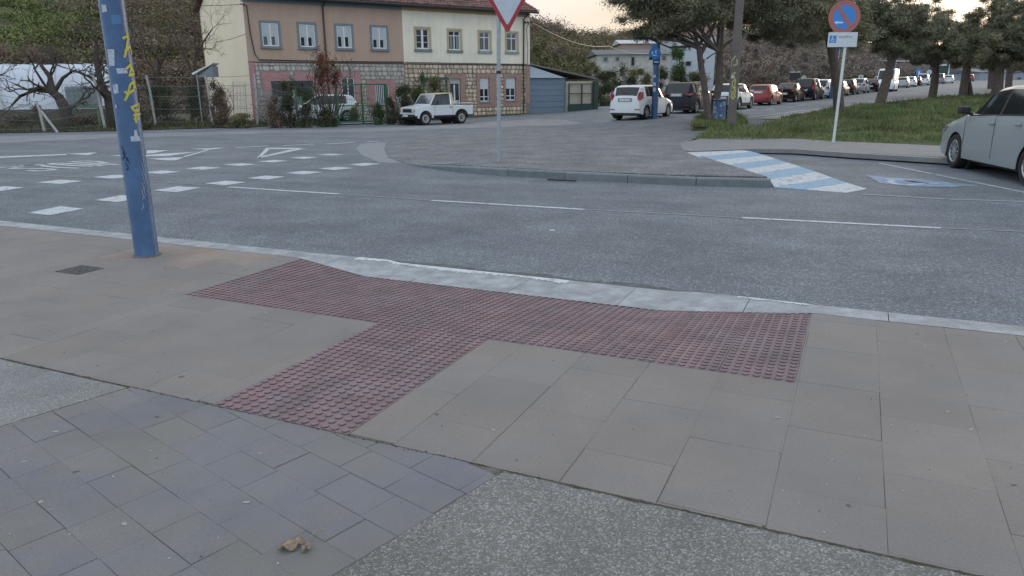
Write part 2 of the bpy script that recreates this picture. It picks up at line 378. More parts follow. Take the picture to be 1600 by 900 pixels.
# mossy seam along the inner line
mb = MB(); m_moss = M('seam_moss', (.045, .042, .028), (.085, .08, .06), scale=30, rough=1, bump=.8, bscale=90)
def seam(pa, pb, w, n):
    for i in range(n):
        t = i/n; a = pa[0]+(pb[0]-pa[0])*t; b = pa[1]+(pb[1]-pa[1])*t; x, y = AB(a, b+random.gauss(0, .003)); r = w*random.uniform(.3, 1.3)
        z = zp(a, b)+.0015; h = random.uniform(.001, .006)
        k0 = len(mb.v); m_ = 6
        for j in range(m_):
            an = j*math.tau/m_+random.uniform(-.3, .3); q = ua*math.cos(an)*r*2.2+vb*math.sin(an)*r; mb.v.append((x+q[0], y+q[1], z-.003))
        mb.v.append((x, y, z+h)); mb.f += [(k0+j, k0+(j+1) % m_, k0+m_) for j in range(m_)]
seam((-6, -3.125), (2.03, -3.125), .011, 900); seam((4.28, -3.125), (10, -3.13), .012, 700); seam((2.05, -3.118), (4.2, -3.118), .004, 160)
stuff(mb.build('seam_moss', m_moss, pav))

# tactile paving: tiles with truncated domes
tac = thing('tactile_paving', '', ''); del tac['category']; struct(tac, 'T-shaped dark red tactile paving at the dropped kerb')
def tactile_tile(a0, b0, a1, b1):
    mb = MB(); n = 4; g_ = .0015
    V = [(a0+g_+(a1-a0-2*g_)*i/n, b0+g_+(b1-b0-2*g_)*j/n) for j in range(n+1) for i in range(n+1)]
    dz = random.uniform(-.0012, .0012)
    mb.v = [(*AB(a, b), zp(a, b)+dz) for a, b in V]; mb.f = [(j*(n+1)+i, j*(n+1)+i+1, (j+1)*(n+1)+i+1, (j+1)*(n+1)+i) for j in range(n) for i in range(n)]
    nv = len(mb.v); rim = [i for i in range(n)]+[n+(n+1)*j for j in range(n)]+[(n+1)*n+n-i for i in range(n)]+[(n+1)*(n-j) for j in range(n)]
    for q in rim: x, y, z = mb.v[q]; mb.v.append((x, y, z-.04))
    mb.f += [(rim[j], rim[(j+1) % len(rim)], nv+(j+1) % len(rim), nv+j) for j in range(len(rim))]
    ni = max(1, round((a1-a0)/.0565)); nj = max(1, round((b1-b0)/.0565)); m_ = 10
    for i in range(ni):
        for j in range(nj):
            ca = a0+(i+.5)*(a1-a0)/ni; cb = b0+(j+.5)*(b1-b0)/nj; x, y = AB(ca, cb); z = zp(ca, cb)+dz; k0 = len(mb.v)
            for r, h in ((.0190, -.001), (.0183, .0062), (.0155, .0074)):
                for q in range(m_):
                    an = q*math.tau/m_; mb.v.append((x+r*math.cos(an), y+r*math.sin(an), z+h))
            for l in (0, 1): mb.f += [(k0+l*m_+q, k0+l*m_+(q+1) % m_, k0+(l+1)*m_+(q+1) % m_, k0+(l+1)*m_+q) for q in range(m_)]
            mb.f.append(tuple(k0+2*m_+q for q in range(m_)))
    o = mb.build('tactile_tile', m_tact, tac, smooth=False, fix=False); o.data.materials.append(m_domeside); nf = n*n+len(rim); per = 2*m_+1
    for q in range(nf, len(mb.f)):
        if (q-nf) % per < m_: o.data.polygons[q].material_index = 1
    return o
def cuts(lo, hi, st):
    n = max(1, round((hi-lo)/st)); return [lo+(hi-lo)*i/n for i in range(n+1)]
ca_ = cuts(.8, 5.31, .4); cb_ = cuts(-1.64, -.27, .4)
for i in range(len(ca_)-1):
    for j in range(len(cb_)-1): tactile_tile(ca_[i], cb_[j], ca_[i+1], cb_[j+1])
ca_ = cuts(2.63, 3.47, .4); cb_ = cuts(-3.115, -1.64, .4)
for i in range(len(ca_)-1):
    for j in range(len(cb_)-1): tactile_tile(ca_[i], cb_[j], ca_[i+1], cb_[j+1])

# near kerb
kb = thing('kerb', '', ''); del kb['category']; struct(kb, 'pale concrete kerb between the pavement and the road')
a = .1-.95*14
while a < 16:
    n = 6; mb = MB(); g_ = .003; Vt = []
    for i in range(n+1):
        aa = a+g_+(.95-2*g_)*i/n
        bi = -.262 if .8 < aa < 5.31 else -.245
        bo = .34*min(1., flare(aa)*1.25)
        for bb, dz in ((bi, 0), (bo-.02, 0), (bo-.002, -.010), (bo, -.4)): x, y = AB(aa, bb); mb.v.append((x, y, (max(.016, zp(aa, min(bb, -.05)))+dz) if dz > -.1 else -.1))
    for i in range(n):
        for j in range(3): mb.f.append((i*4+j, (i+1)*4+j, (i+1)*4+j+1, i*4+j+1))
    mb.f += [(0, 1, 2, 3), tuple(n*4+j for j in (3, 2, 1, 0))]
    mb.build('kerb_stone', m_kerb, kb); a += .95
# gutter strip darker + worn white paint on the dropped kerb
def pxpoly(name, pts, e, m, st=1.2, label=None):
    P3 = [G(x, y, e)[:2] for x, y in pts]; return struct(sheet(name, P3, lambda x, y: H(x, y)+e, m, st), label)
def abstrip(name, a0, a1, b0f, b1f, n, zf, m, par=None):
    mb = MB()
    for i in range(n+1):
        aa = a0+(a1-a0)*i/n; lo, hi = b0f(aa), b1f(aa)
        for b in (lo, hi): mb.v.append((*AB(aa, b), zf(aa, b)))
    mb.f = [(2*i, 2*i+2, 2*i+3, 2*i+1) for i in range(n)]; return mb.build(name, m, par, fix=False)
m_grime = M('gutter_grime', (.06, .066, .07), (.11, .12, .13), scale=9, rough=.95, grain=.4, gscale=60)
o = abstrip('gutter_grime', -12, 14, lambda a: .34*min(1., flare(a)*1.25)-.001, lambda a: .34*min(1., flare(a)*1.25)+.10+.03*math.sin(a*7)+random.uniform(0, .04), 400, lambda a, b: .004, m_grime); struct(o, 'dark grime along the foot of the near kerb')
o = abstrip('painted_kerb_edge', 1.15, 3.3, lambda a: .34*min(1., flare(a)*1.25)-.115+random.uniform(-.035, .035)+.03*math.sin(a*5), lambda a: .34*min(1., flare(a)*1.25)-.025, 200, lambda a, b: max(.016, zp(a, -.05))+.003, paint_mat('kerb_paint', (.47, .50, .52), (.25, .265, .28), .52, 10), kb)
o = abstrip('painted_kerb_edge', 4.75, 5.28, lambda a: .34*min(1., flare(a)*1.25)-.06+random.uniform(-.02, .02), lambda a: .34*min(1., flare(a)*1.25)-.025, 60, lambda a, b: max(.016, zp(a, -.05))+.003, MATS['kerb_paint'], kb)

# ------------------------------------------------------------------ road markings (flat paint, a few mm proud)
E1 = .005
def cA(ox, oy, s): return lambda *pts: [(ox+x/s, oy+y/s) for x, y in pts]
q7 = cA(0, 180, 3.9125); q3 = cA(300, 180, 4.0)
def marks(name, lst, label, m=m_white, e=E1, st=.9):
    par = thing(name, '', ''); del par['category']; struct(par, label)
    for p in lst:
        P3 = [G(x, y, e)[:2] for x, y in p]; sheet('paint_mark', P3, lambda x, y: H(x, y)+e, m, st, parent=par)
    return par
near_row = [q7((165, 597), (305, 611), (515, 571), (370, 556)), q7((580, 519), (722, 531), (872, 500), (740, 488)), q7((932, 460), (1082, 470), (1228, 443), (1085, 434)),
            q7((1250, 417), (1380, 428), (1508, 409), (1380, 400)), q3((345, 393), (470, 402), (587, 384), (460, 377)), q3((583, 361), (700, 370), (815, 355), (690, 348)),
            q3((790, 333), (890, 343), (1012, 330), (900, 323)), q3((982, 308), (1070, 317), (1182, 303), (1070, 298))]
far_row = [q7((-120, 455), (0, 464), (148, 442), (30, 433)), q7((222, 411), (370, 420), (508, 402), (370, 394)), q7((566, 378), (690, 388), (830, 372), (710, 363)),
           q7((880, 350), (985, 359), (1103, 346), (1000, 337)), q7((1128, 325), (1240, 333), (1352, 321), (1240, 314)), q3((193, 309), (300, 317), (403, 306), (310, 300)),
           q3((405, 289), (505, 295), (602, 285), (510, 279)), q3((608, 267), (700, 273), (787, 264), (700, 259)), q3((778, 246), (870, 252), (952, 245), (870, 240))]
marks('crosswalk_marking', near_row, 'near row of white crossing squares across the left arm of the road')
marks('crosswalk_marking', far_row, 'far row of white crossing squares across the left arm of the road')
def line(p0, p1, w, m=m_white, name='lane_line', e=E1):
    a = G(*p0, e)[:2]; b = G(*p1, e)[:2]; d = (b-a)/np.linalg.norm(b-a); n = np.array([-d[1], d[0]])*w/2
    return [a-n, b-n, b+n, a+n]
def lines(name, lst, label, w=.1, m=m_white, e=E1):
    par = thing(name, '', ''); del par['category']; struct(par, label)
    for l in lst:
        ww = l[2] if len(l) > 2 else w
        sheet('paint_mark', line(l[0], l[1], ww, e=e), lambda x, y: H(x, y)+e, m, 1.1, parent=par)
lines('centre_line', [((357, 292), (529, 303)), ((675, 313), (912, 327)), ((1160, 340), (1470, 356))], 'broken white centre line of the near road')
lines('asphalt_seam', [((-40, 267), (357, 291)), ((529, 303), (675, 313)), ((912, 327), (1160, 340)), ((1470, 356), (1700, 366))], 'faint worn seam between the lanes of the near road', .05, m_faint)
lines('edge_line', [((368, 230.5), (419, 228)), ((443, 227.5), (491, 225)), ((511, 224.8), (554, 222.2)), ((574, 221.4), (592, 220.8))], 'broken white line at the far side of the junction', .16)
marks('edge_line', [[(-60, 247), (-60, 249.5), (104, 242), (104, 240.5)], [(104, 240.2), (138, 242.4), (152, 238), (110, 240)]], 'solid white line on the far left of the junction')
r2_ = cA(150, 215, 7.2727)
marks('chevron_marking', [r2_((575, 150), (575, 182), (640, 178), (830, 143), (600, 143)), r2_((150, 200), (300, 213), (810, 210), (1140, 163), (820, 178), (560, 198)), r2_((590, 240), (800, 258), (905, 259), (1010, 222), (850, 226)),
      r2_((1010, 222), (1280, 142), (1270, 134), (990, 214)), r2_((1060, 126), (1270, 138), (1470, 118), (1370, 115), (1280, 122))], 'white hatched triangle painted behind the blue pole')
marks('yield_marking', [q3((465, 203), (405, 268), (425, 267), (490, 208)), q3((465, 203), (490, 211), (640, 211), (722, 207), (640, 204)), q3((405, 270), (430, 266), (700, 210), (650, 210), (600, 218), (430, 258))], 'white outlined give way triangle painted before the crossing')
# the word STOP painted for drivers coming towards the crossing (seen upside down)
q8 = cA(0, 215, 8)
stop = thing('stop_marking', '', ''); del stop['category']; struct(stop, 'white word STOP painted on the left arm of the junction')
def stroke(pts, w, e=E1, m=None):
    pts = [G(*q8(p)[0], e)[:2] for p in pts]; mb = MB(); n = len(pts)
    for i in range(n):
        t = pts[min(i+1, n-1)]-pts[max(i-1, 0)]; t = t/np.linalg.norm(t); nn = np.array([-t[1], t[0]])*w/2
        for s_ in (-1, 1): x, y = pts[i]+nn*s_; mb.v.append((x, y, float(H(x, y))+e))
    mb.f = [(2*i, 2*i+2, 2*i+3, 2*i+1) for i in range(n-1)]; mb.build('letter_stroke', m or m_white, stop, fix=False)
stroke([(-60, 374), (20, 372), (150, 366), (300, 372), (250, 372), (120, 385), (230, 390), (420, 386), (600, 390), (700, 402), (600, 412), (480, 415), (345, 408)], .13)
stroke([(300, 347), (450, 338), (525, 347)], .2); stroke([(240, 350), (450, 338)], .13); stroke([(455, 345), (700, 370), (985, 382)], .14)
stroke([(1180, 358), (900, 348), (620, 328), (640, 320), (760, 320), (1000, 330), (1290, 346), (1180, 358)], .15)
stroke([(1475, 338), (1200, 322), (850, 300)], .14); stroke([(850, 300), (1060, 291), (1200, 296), (1330, 312), (1220, 318)], .14)

# cracks in the asphalt
mbc = MB()
for pts in ([(860, 205), (900, 206.5), (960, 205)], [(640, 216), (690, 210), (760, 207)]):
    P_ = [G(x, y, .004)[:2] for x, y in pts]; q = []
    for i in range(len(P_)-1):
        for k in range(9): t = k/9; w_ = np.linalg.norm(P_[i+1]-P_[i])*.03; q.append(P_[i]*(1-t)+P_[i+1]*t+np.array([random.gauss(0, w_*.3), random.gauss(0, w_)]))
    e_ = .07 if pts[0][1] < 220 and pts[0][0] > 700 else .006
    b0 = len(mbc.v)
    for i, p in enumerate(q):
        r = random.uniform(.004, .014)
        for s_ in (-1, 1): mbc.v.append((p[0], p[1]+s_*r, float(H(p[0], p[1]))+e_))
    mbc.f += [(b0+2*i, b0+2*i+2, b0+2*i+3, b0+2*i+1) for i in range(len(q)-1)]
struct(mbc.build('asphalt_crack', M('crack_tar', (.045, .05, .055), rough=.8), None, fix=False), 'thin dark cracks wandering across the asphalt')
# right side: striped ramp, parking bay, kerb
def island_e(x, y):
    b = G(628, 255)[0:2]
    left = float(ss(x, -2.6, -.3)); back = 1-.75*float(ss(y, 17, 26)); return .125*left*back+.006
isl_front = [G(px, py, e)[:2] for px, py, e in ((628, 252, .01), (664, 256, .03), (700, 258, .06), (760, 261, .115), (858, 265.8, .125), (960, 270, .125), (1065, 274, .125), (1199, 276.5, .125))]
isl_back = [G(px, py, e)[:2] for px, py, e in ((1075, 238, .12), (1062, 228, .08), (1085, 216, .06), (1110, 206, .05), (1080, 196, .04), (960, 203, .03), (860, 203, .03), (760, 205, .03), (690, 209, .03), (640, 216, .03), (610, 224, .03), (604, 232, .02), (606, 243, .015))]
struct(sheet('traffic_island', isl_front+isl_back, lambda x, y: H(x, y)+island_e(x, y), m_island, .8, thick=.15), 'rough asphalt island where the give way sign stands')
mb = MB()
# pale worn apron at the island's left tip
o = pxpoly('worn_apron', [(604, 222), (566, 224), (556, 232), (566, 243), (592, 254), (628, 255), (606, 246), (600, 233)], .004, paint_mat('worn_pale_asphalt', (.185, .20, .213), (.155, .172, .186), .48, 4.)); o['label'] = 'pale worn asphalt curving round the tip of the island'
ik = thing('island_kerb', '', ''); del ik['category']; struct(ik, 'grey concrete kerb along the front of the island')
kp = [G(px, py)[:2] for px, py in ((628, 255.5), (664, 262), (733, 271.5), (822, 277), (921, 282.2), (1064, 289.8), (1204, 293))]
def resample(pts, L_):
    pts = [np.array(p) for p in pts]; d = [0]
    for i in range(1, len(pts)): d.append(d[-1]+np.linalg.norm(pts[i]-pts[i-1]))
    n = max(1, round(d[-1]/L_)); o_ = []
    for k_ in range(n+1):
        t = d[-1]*k_/n; i = max(j for j in range(len(d)) if d[j] <= t+1e-9); i = min(i, len(pts)-2)
        o_.append(pts[i]+(pts[i+1]-pts[i])*((t-d[i])/(d[i+1]-d[i])))
    return o_
def kerb_stones(pts, depth, zt, m, par, L_=1.2, gap=.012, side=1):
    pts = resample(pts, L_)
    for i in range(len(pts)-1):
        a, b = pts[i], pts[i+1]; t = (b-a)/np.linalg.norm(b-a); n = np.array([-t[1], t[0]])*side; a = a+t*gap/2; b = b-t*gap/2; mb = MB()
        prof = [(0, -.1), (0, -.022), (.018, 0), (depth, 0), (depth, -.1)]
        for e_ in (a, b):
            zz = zt(*e_)
            for dn, dz in prof: q = e_+n*dn; mb.v.append((q[0], q[1], (float(H(*q))-.05) if dz < -.05 else float(H(*q))+zz+dz))
        k_ = len(prof); mb.f = [tuple(range(k_))[::-1], tuple(range(k_, 2*k_))]+[(j, j+1, k_+j+1, k_+j) for j in range(k_-1)]
        mb.build('kerb_stone', m, par)
kerb_stones(kp, .17, lambda x, y: .02+.115*float(ss(x, -2.6, -.6)), m_kerbd, ik, 1.3)
# drain slot in the island kerb
s0 = G(855, 280.5, .03); s1 = G(900, 282.5, .03); mbx = MB(); mbx.tube([s0-np.array([0, .004, 0]), s1-np.array([0, .004, 0])], .014, 6); mbx.build('drain_slot', m_black, ik)
q9 = cA(1000, 180, 1/.375)
L_ = [(195, 155), (240, 175), (285, 190), (345, 208), (398, 230), (462, 247), (541, 266), (545, 296), (700, 312), (735, 318)]
L_ = [(195, 155), (240, 173), (288, 189), (348, 208), (400, 230), (462, 247), (541, 268), (560, 300), (690, 309), (860, 322)]
R_ = [(430, 146), (470, 152), (525, 168), (565, 182), (620, 198), (668, 214), (735, 236), (800, 260), (865, 282), (945, 306)]
def ramp_e(px, py, t): return .004+.115*(1-t)
rp = thing('striped_ramp', '', ''); del rp['category']; struct(rp, 'ramp painted with light blue and white stripes')
pl = [G(*q9(p)[0], .125*(1-float(ss(i, 5.5, 7)))*(1-i*.02)+.01) for i, p in enumerate(L_)]
prr = [G(*q9(p)[0], .10*(1-float(ss(i, 0, 8)))+.01) for i, p in enumerate(R_)]
for i in range(9):
    A_, B_, C_, D_ = pl[i], pl[i+1], prr[i+1], prr[i]; mb = MB(); n = 6
    for j in range(n+1):
        t = j/n
        for a_, b_ in ((A_, D_), (B_, C_)): mb.v.append(tuple(a_+(b_-a_)*t))
    mb.f = [(2*j, 2*j+1, 2*j+3, 2*j+2) for j in range(n)]; nn = len(mb.v); mb.v += [(x, y, z-.13) for x, y, z in mb.v[:nn]]
    mb.f += [(0, nn, nn+1, 1), (2*n, 2*n+1, nn+2*n+1, nn+2*n)]+[(2*j, 2*j+2, nn+2*j+2, nn+2*j) for j in range(n)]+[(2*j+1, nn+2*j+1, nn+2*j+3, 2*j+3) for j in range(n)]
    mb.build('painted_stripe', m_white if i % 2 == 0 else m_ltblue, rp, fix=True)
lines('bay_line', [((1372, 254.5), (1640, 308))], 'white line slanting across the parking bay beside the silver car', .1, m_worn)
lines('bay_line', [((1345, 303), (1480, 311)), ((1480, 311), (1700, 318))], 'faded white line between the parking bay and the road', .1, m_faint)
pxpoly('bay_symbol', [(1352, 273), (1385, 277), (1440, 280), (1530, 290), (1490, 292), (1420, 291), (1375, 286)], .005, m_wblue).__setitem__('label', 'worn blue disabled bay symbol on the asphalt')
mbs = thing('bay_figure', '', ''); del mbs['category']; struct(mbs, 'worn white wheelchair figure on the blue bay symbol')
stop = mbs; q8 = cA(1320, 240, 5.714)
stroke([(385, 222), (430, 240), (400, 252), (460, 272), (560, 280), (680, 272), (720, 262), (600, 248), (520, 240)], .12, .009, m_bayw); stroke([(430, 222), (520, 236), (700, 262), (830, 268)], .1, .009, m_bayw)
k2 = thing('verge_kerb', '', ''); del k2['category']; struct(k2, 'dark kerb between the grass verge pavement and the parking bay')
vk = [G(px, py)[:2] for px, py in ((1215, 237), (1260, 241.5), (1330, 247.5), (1400, 251.5), (1475, 256), (1560, 262), (1700, 272))]
kerb_stones(vk, .16, lambda x, y: .015+.125*float(ss(x, 6.6, 8.2)), m_kerbd, k2, 1.4)
vs = [G(px, py, .12)[:2] for px, py in ((1078, 237), (1180, 233), (1240, 234), (1330, 240.5), (1400, 244.5), (1475, 249), (1560, 255), (1700, 264), (1700, 236), (1480, 229), (1300, 221), (1110, 210), (1062, 222), (1066, 234))]
struct(sheet('verge_pavement', vs, lambda x, y: H(x, y)+(island_e(x, y)+.004)*(1-float(ss(x, 5.4, 8.2)))+.135*float(ss(x, 5.4, 8.2)), M('verge_paving', (.19, .195, .195), (.155, .16, .165), scale=3, rough=.9, grain=.25, gscale=60), 1.0, thick=.1), 'narrow paved strip in front of the grass verge')
# right street: pavement strip, lines
def gl(lst): return [G(*p)[:2] for p in lst]
lines('edge_line', [((1108, 188.5), (1178, 182.5)), ((1178, 182.5), (1250, 173)), ((1250, 173), (1330, 163.5)), ((1330, 163.5), (1450, 152))], 'white line along the street of parked cars', .14)
lines('bay_marks', [((1040, 183), (1075, 181)), ((1098, 178.5), (1118, 177)), ((1160, 173.5), (1172, 172.2)), ((1174, 171.3), (1184, 170.3)), ((1196, 171), (1208, 170)), ((1228, 168), (1240, 167)), ((1246, 165), (1258, 163.8))], 'small white ticks marking the bays of the parked cars', .16)
pxpoly('footway', [(1185, 185), (1240, 176), (1330, 165.5), (1480, 151), (1520, 149), (1480, 153), (1360, 168), (1240, 187)], .03, M('footway_paving', (.27, .26, .25), (.24, .23, .22), scale=2, rough=.9, grain=.15)).__setitem__('label', 'pale footway between the grass and the street')
# pale worn band on the far side of the junction
pxpoly('worn_apron', [(-60, 214), (-60, 226), (200, 215), (430, 208), (600, 205), (760, 199), (955, 191), (955, 187), (840, 186), (640, 197), (530, 202), (400, 204), (200, 209)], .004, M('pale_asphalt', (.19, .195, .205), (.16, .17, .185), scale=1.2, rough=.9, grain=.35, gscale=40, patch=.12, pscale=.8)).__setitem__('label', 'pale dusty asphalt in front of the fence and houses')

# grass verge
vg = [(1083, 214.5), (1108, 203), (1150, 198.5), (1188, 195.5), (1212, 187.5), (1250, 178), (1300, 169.5), (1350, 163.5), (1420, 158), (1500, 150.5), (1620, 147), (1760, 150), (1760, 236), (1600, 236), (1480, 231), (1400, 228), (1300, 224), (1200, 220), (1130, 218)]
VG = [tuple(G(x, y, .1)[:2]) for x, y in vg]; VG2 = [tuple(G(x, y, .1)[:2]) for x, y in [(1079, 202), (1086, 194), (1092, 186), (1105, 181), (1150, 183), (1170, 190), (1150, 196), (1110, 201)]]
def nz(x, y, s=1.): return math.sin(x*.9*s+1.3*math.sin(y*.7*s))*.5+math.sin(y*1.3*s+1.7*math.sin(x*.5*s)+2)*.5
def vz(x, y): return float(H(x, y))+.14+.09*nz(x*1.3, y*1.3)
def dist_edge(poly, x, y):
    m_ = 9e9; p = np.array([x, y])
    for i in range(len(poly)):
        a_ = np.array(poly[i]); b_ = np.array(poly[(i+1) % len(poly)]); d = b_-a_; t = max(0, min(1, (p-a_)@d/(d@d))); m_ = min(m_, np.linalg.norm(p-a_-d*t))
    return m_
m_soil = M('grassy_soil', (.045, .062, .02), (.07, .075, .03), scale=1.5, rough=1, grain=.3, gscale=30)
verge = thing('grass_verge', '', ''); del verge['category']; struct(verge, 'grass verge with pines on the right')
for vp in (VG, VG2): sheet('verge_soil', vp, lambda x, y, vp=vp: H(x, y)+.05+(.08+.09*nz(x*1.3, y*1.3))*min(1, dist_edge(vp, x, y)), m_soil, 1.3, parent=verge)
m_grass = M('grass_blades', (.068, .115, .035), (.155, .155, .065), scale=.9, rough=.8, patch=.35, pscale=.35, grain=.3, gscale=5)
def blades(poly, n, hmin, hmax, w, zf, near=None, hf=None):
    xs_ = [p[0] for p in poly]; ys_ = [p[1] for p in poly]; V = []; k_ = 0
    bx = (min(xs_), max(xs_), min(ys_), max(ys_))
    while k_ < n:
        # denser close to the camera
        y = bx[2]+(bx[3]-bx[2])*random.random()**(near or 1); x = random.uniform(bx[0], bx[1])
        if not inside(poly, x, y): continue
        c_ = max(.15, min(1, dist_edge(poly, x, y)*2)) if False else 1
        h = random.uniform(hmin, hmax)*(1+.7*nz(x, y, 2.3))*(hf(x, y) if hf else 1)
        if h < .02: h = .02
        an = random.uniform(0, math.tau); sc = 1+.03*max(0, y-22); dx, dy = math.cos(an)*w*sc, math.sin(an)*w*sc; z = zf(x, y)-.02; lx, ly = random.gauss(0, .35)*h, random.gauss(0, .35)*h
        V += [(x-dx, y-dy, z), (x+dx, y+dy, z), (x+lx, y+ly, z+h)]; k_ += 1
    return V
V = blades(VG, 95000, .06, .22, .013, lambda x, y: vz(x, y) if dist_edge(VG, x, y) > .3 else vz(x, y)-.06, 1.7, lambda x, y: .65+.9*max(0, nz(x*2.1+5, y*1.7)))+blades(VG2, 9000, .08, .26, .012, vz)
stuff(link(fastmesh('grass', V, np.arange(len(V)).reshape(-1, 3), m_grass), 'grass'), 'long green grass covering the verge', 'grass')
# weeds along the fence and yards
mb_y = [(-60, 200.5+9)]
yard = [(-400, 214), (-60, 210), (0, 208.5), (200, 204.5), (400, 198.5), (528, 195.5), (640, 191), (700, 186), (828, 178)]
YP = [tuple(G(*p)[:2]) for p in yard]+[(3, 62), (-70, 62), (-70, 33)]
struct(sheet('yard_ground', YP, lambda x, y: .03, M('yard_soil', (.075, .068, .045), (.05, .06, .03), scale=1., rough=1, bump=.6, bscale=10, grain=.35, gscale=12), 2.5), 'weedy ground behind the fence')
gate_gr = struct(sheet('drive_concrete', [tuple(G(*p)[:2]) for p in ((533, 195.6), (566, 194.4), (600, 192.9), (600, 186), (533, 187))], lambda x, y: .045, M('drive_concrete', (.2, .2, .18), rough=.9), .8), 'bare concrete drive inside the green gate')
YG = [tuple(G(*p)[:2]) for p in ((-60, 210), (0, 208.3), (200, 204.2), (400, 198.2), (525, 195.2), (525, 190), (400, 191), (200, 194), (-60, 197))]
V = blades(YG, 9000, .05, .28, .02, lambda x, y: .03)
m_weed = M('weeds', (.05, .065, .025), (.10, .09, .045), scale=2, rough=.9, patch=.35, pscale=.6)
stuff(link(fastmesh('weeds', V, np.arange(len(V)).reshape(-1, 3), m_weed), 'weeds'), 'rough weeds along the foot of the wire fence', 'weeds')

# ------------------------------------------------------------------ hills
m_hill = M('hill_scrub', (.12, .10, .07), (.075, .078, .045), scale=.16, rough=1, bump=1, bscale=1.2, grain=.45, gscale=1.6, patch=.3, pscale=.05)
rid = [(-500, 90, -170), (0, 92, -150), (200, 98, -90), (330, 105, -50), (600, 130, 0), (828, 150, 37), (870, 158, 48), (905, 165, 56), (960, 190, 56), (1050, 230, 52), (1150, 260, 44), (1300, 300, 56), (1450, 330, 84), (1600, 340, 98), (2300, 380, 100)]
bas = [(-500, 46), (0, 50), (330, 56), (600, 70), (828, 84), (1000, 104), (1150, 130), (1300, 170), (1450, 220), (1600, 250), (2300, 300)]
def hill_grid(t0=0, t1=1):
    PX = np.concatenate([np.arange(-500, 1700, 12), np.arange(1700, 2300, 50)]); T = np.linspace(0, 1, 46); V = []
    rx = [r[0] for r in rid]
    for t in T:
        for px in PX:
            yb = np.interp(px, [b[0] for b in bas], [b[1] for b in bas]); yr = np.interp(px, rx, [r[1] for r in rid]); yp = np.interp(px, rx, [r[2] for r in rid])
            pr_ = at(px, yp, yr); pb = at(px, 140, yb); zb = float(H(pb[0], pb[1]))-.3
            Y = yb+(yr-yb)*t; x = pb[0]+(pr_[0]-pb[0])*t
            # left: steep bank, then a gentler grassy slope
            kx = float(ss(px, 330, 700)); f = (.10*float(ss(t, 0, .07))+.90*t**1.05)*(1-kx)+(.12*float(ss(t, 0, .3))+.88*t**1.35)*kx
            z = zb+(pr_[2]-zb)*f
            z += (1-abs(2*t-1)**6)*((.5*nz(x*.35, Y*.35)+.25*nz(x*.9, Y*1.1)+.12*nz(x*2.1, Y*2.3)))*(1+.006*Y)
            V.append((x, Y, z))
    n = len(PX); Fq = [(j*n+i, j*n+i+1, (j+1)*n+i+1, (j+1)*n+i) for j in range(len(T)-1) for i in range(n-1)]
    return np.array(V), Fq, n, len(T)
HV, HF, HN, HT = hill_grid()
struct(link(fastmesh('hill', HV, HF, m_hill, True), 'hill'), 'scrub covered hillside behind the houses')
def hill_pt(px, t):      # a point on the hill for a photo column and slope parameter
    PX = np.concatenate([np.arange(-500, 1700, 12), np.arange(1700, 2300, 50)]); i = int(np.argmin(abs(PX-px))); j = min(HT-1, int(t*(HT-1))); return HV[j*HN+i]

# foliage: many small leaf faces; numpy for speed
def leafmesh(name, centres, radii, per, size, m, flat_=1., up=.0, core=0., asp=.35):
    V = []
    for c_, r_ in zip(centres, radii):
        n = int(per)
        d = rng.normal(size=(n, 3)); d /= np.linalg.norm(d, axis=1)[:, None]; rr = np.minimum(1.05, np.abs(rng.normal(size=n))*.58)[:, None]
        p = np.array(c_)+d*rr*np.array(r_ if hasattr(r_, '__len__') else (r_, r_, r_*flat_))
        a_ = rng.normal(size=(n, 3)); a_ /= np.linalg.norm(a_, axis=1)[:, None]; b_ = np.cross(a_, rng.normal(size=(n, 3))); b_ /= np.linalg.norm(b_, axis=1)[:, None]
        s_ = size*(.5+rng.random(n))[:, None]
        V.append(np.stack([p-b_*s_*asp, p+b_*s_*asp, p+a_*s_+np.array([0, 0, up])*s_], 1).reshape(-1, 3))
    V = np.concatenate(V); return fastmesh(name, V, np.arange(len(V)).reshape(-1, 3), m)
def leafcol(name, a_, b_, patch=.35, ps=.8): return M(name, a_, b_, scale=1.3, rough=.85, spec=.2, patch=patch, pscale=ps, grain=.25, gscale=9)
l_brown = leafcol('brown_twigs', (.205, .155, .118), (.14, .105, .08)); l_olive = leafcol('olive_leaves', (.16, .155, .07), (.10, .10, .05)); l_dark = leafcol('dark_leaves', (.055, .07, .034), (.08, .088, .045))
l_green = leafcol('green_leaves', (.08, .12, .04), (.055, .08, .035)); l_hill = leafcol('hill_grass_leaves', (.11, .16, .05), (.16, .165, .075)); l_rust = leafcol('rust_leaves', (.16, .065, .03), (.10, .045, .025))
l_pale = leafcol('pale_blossom', (.42, .38, .34), (.25, .22, .18)); l_grey = leafcol('grey_twigs', (.21, .175, .145), (.14, .115, .10)); l_pine = M('pine_needles', (.145, .155, .10), (.20, .185, .115), scale=.8, rough=.75, spec=.25, patch=.4, pscale=.9, grain=.25, gscale=9)
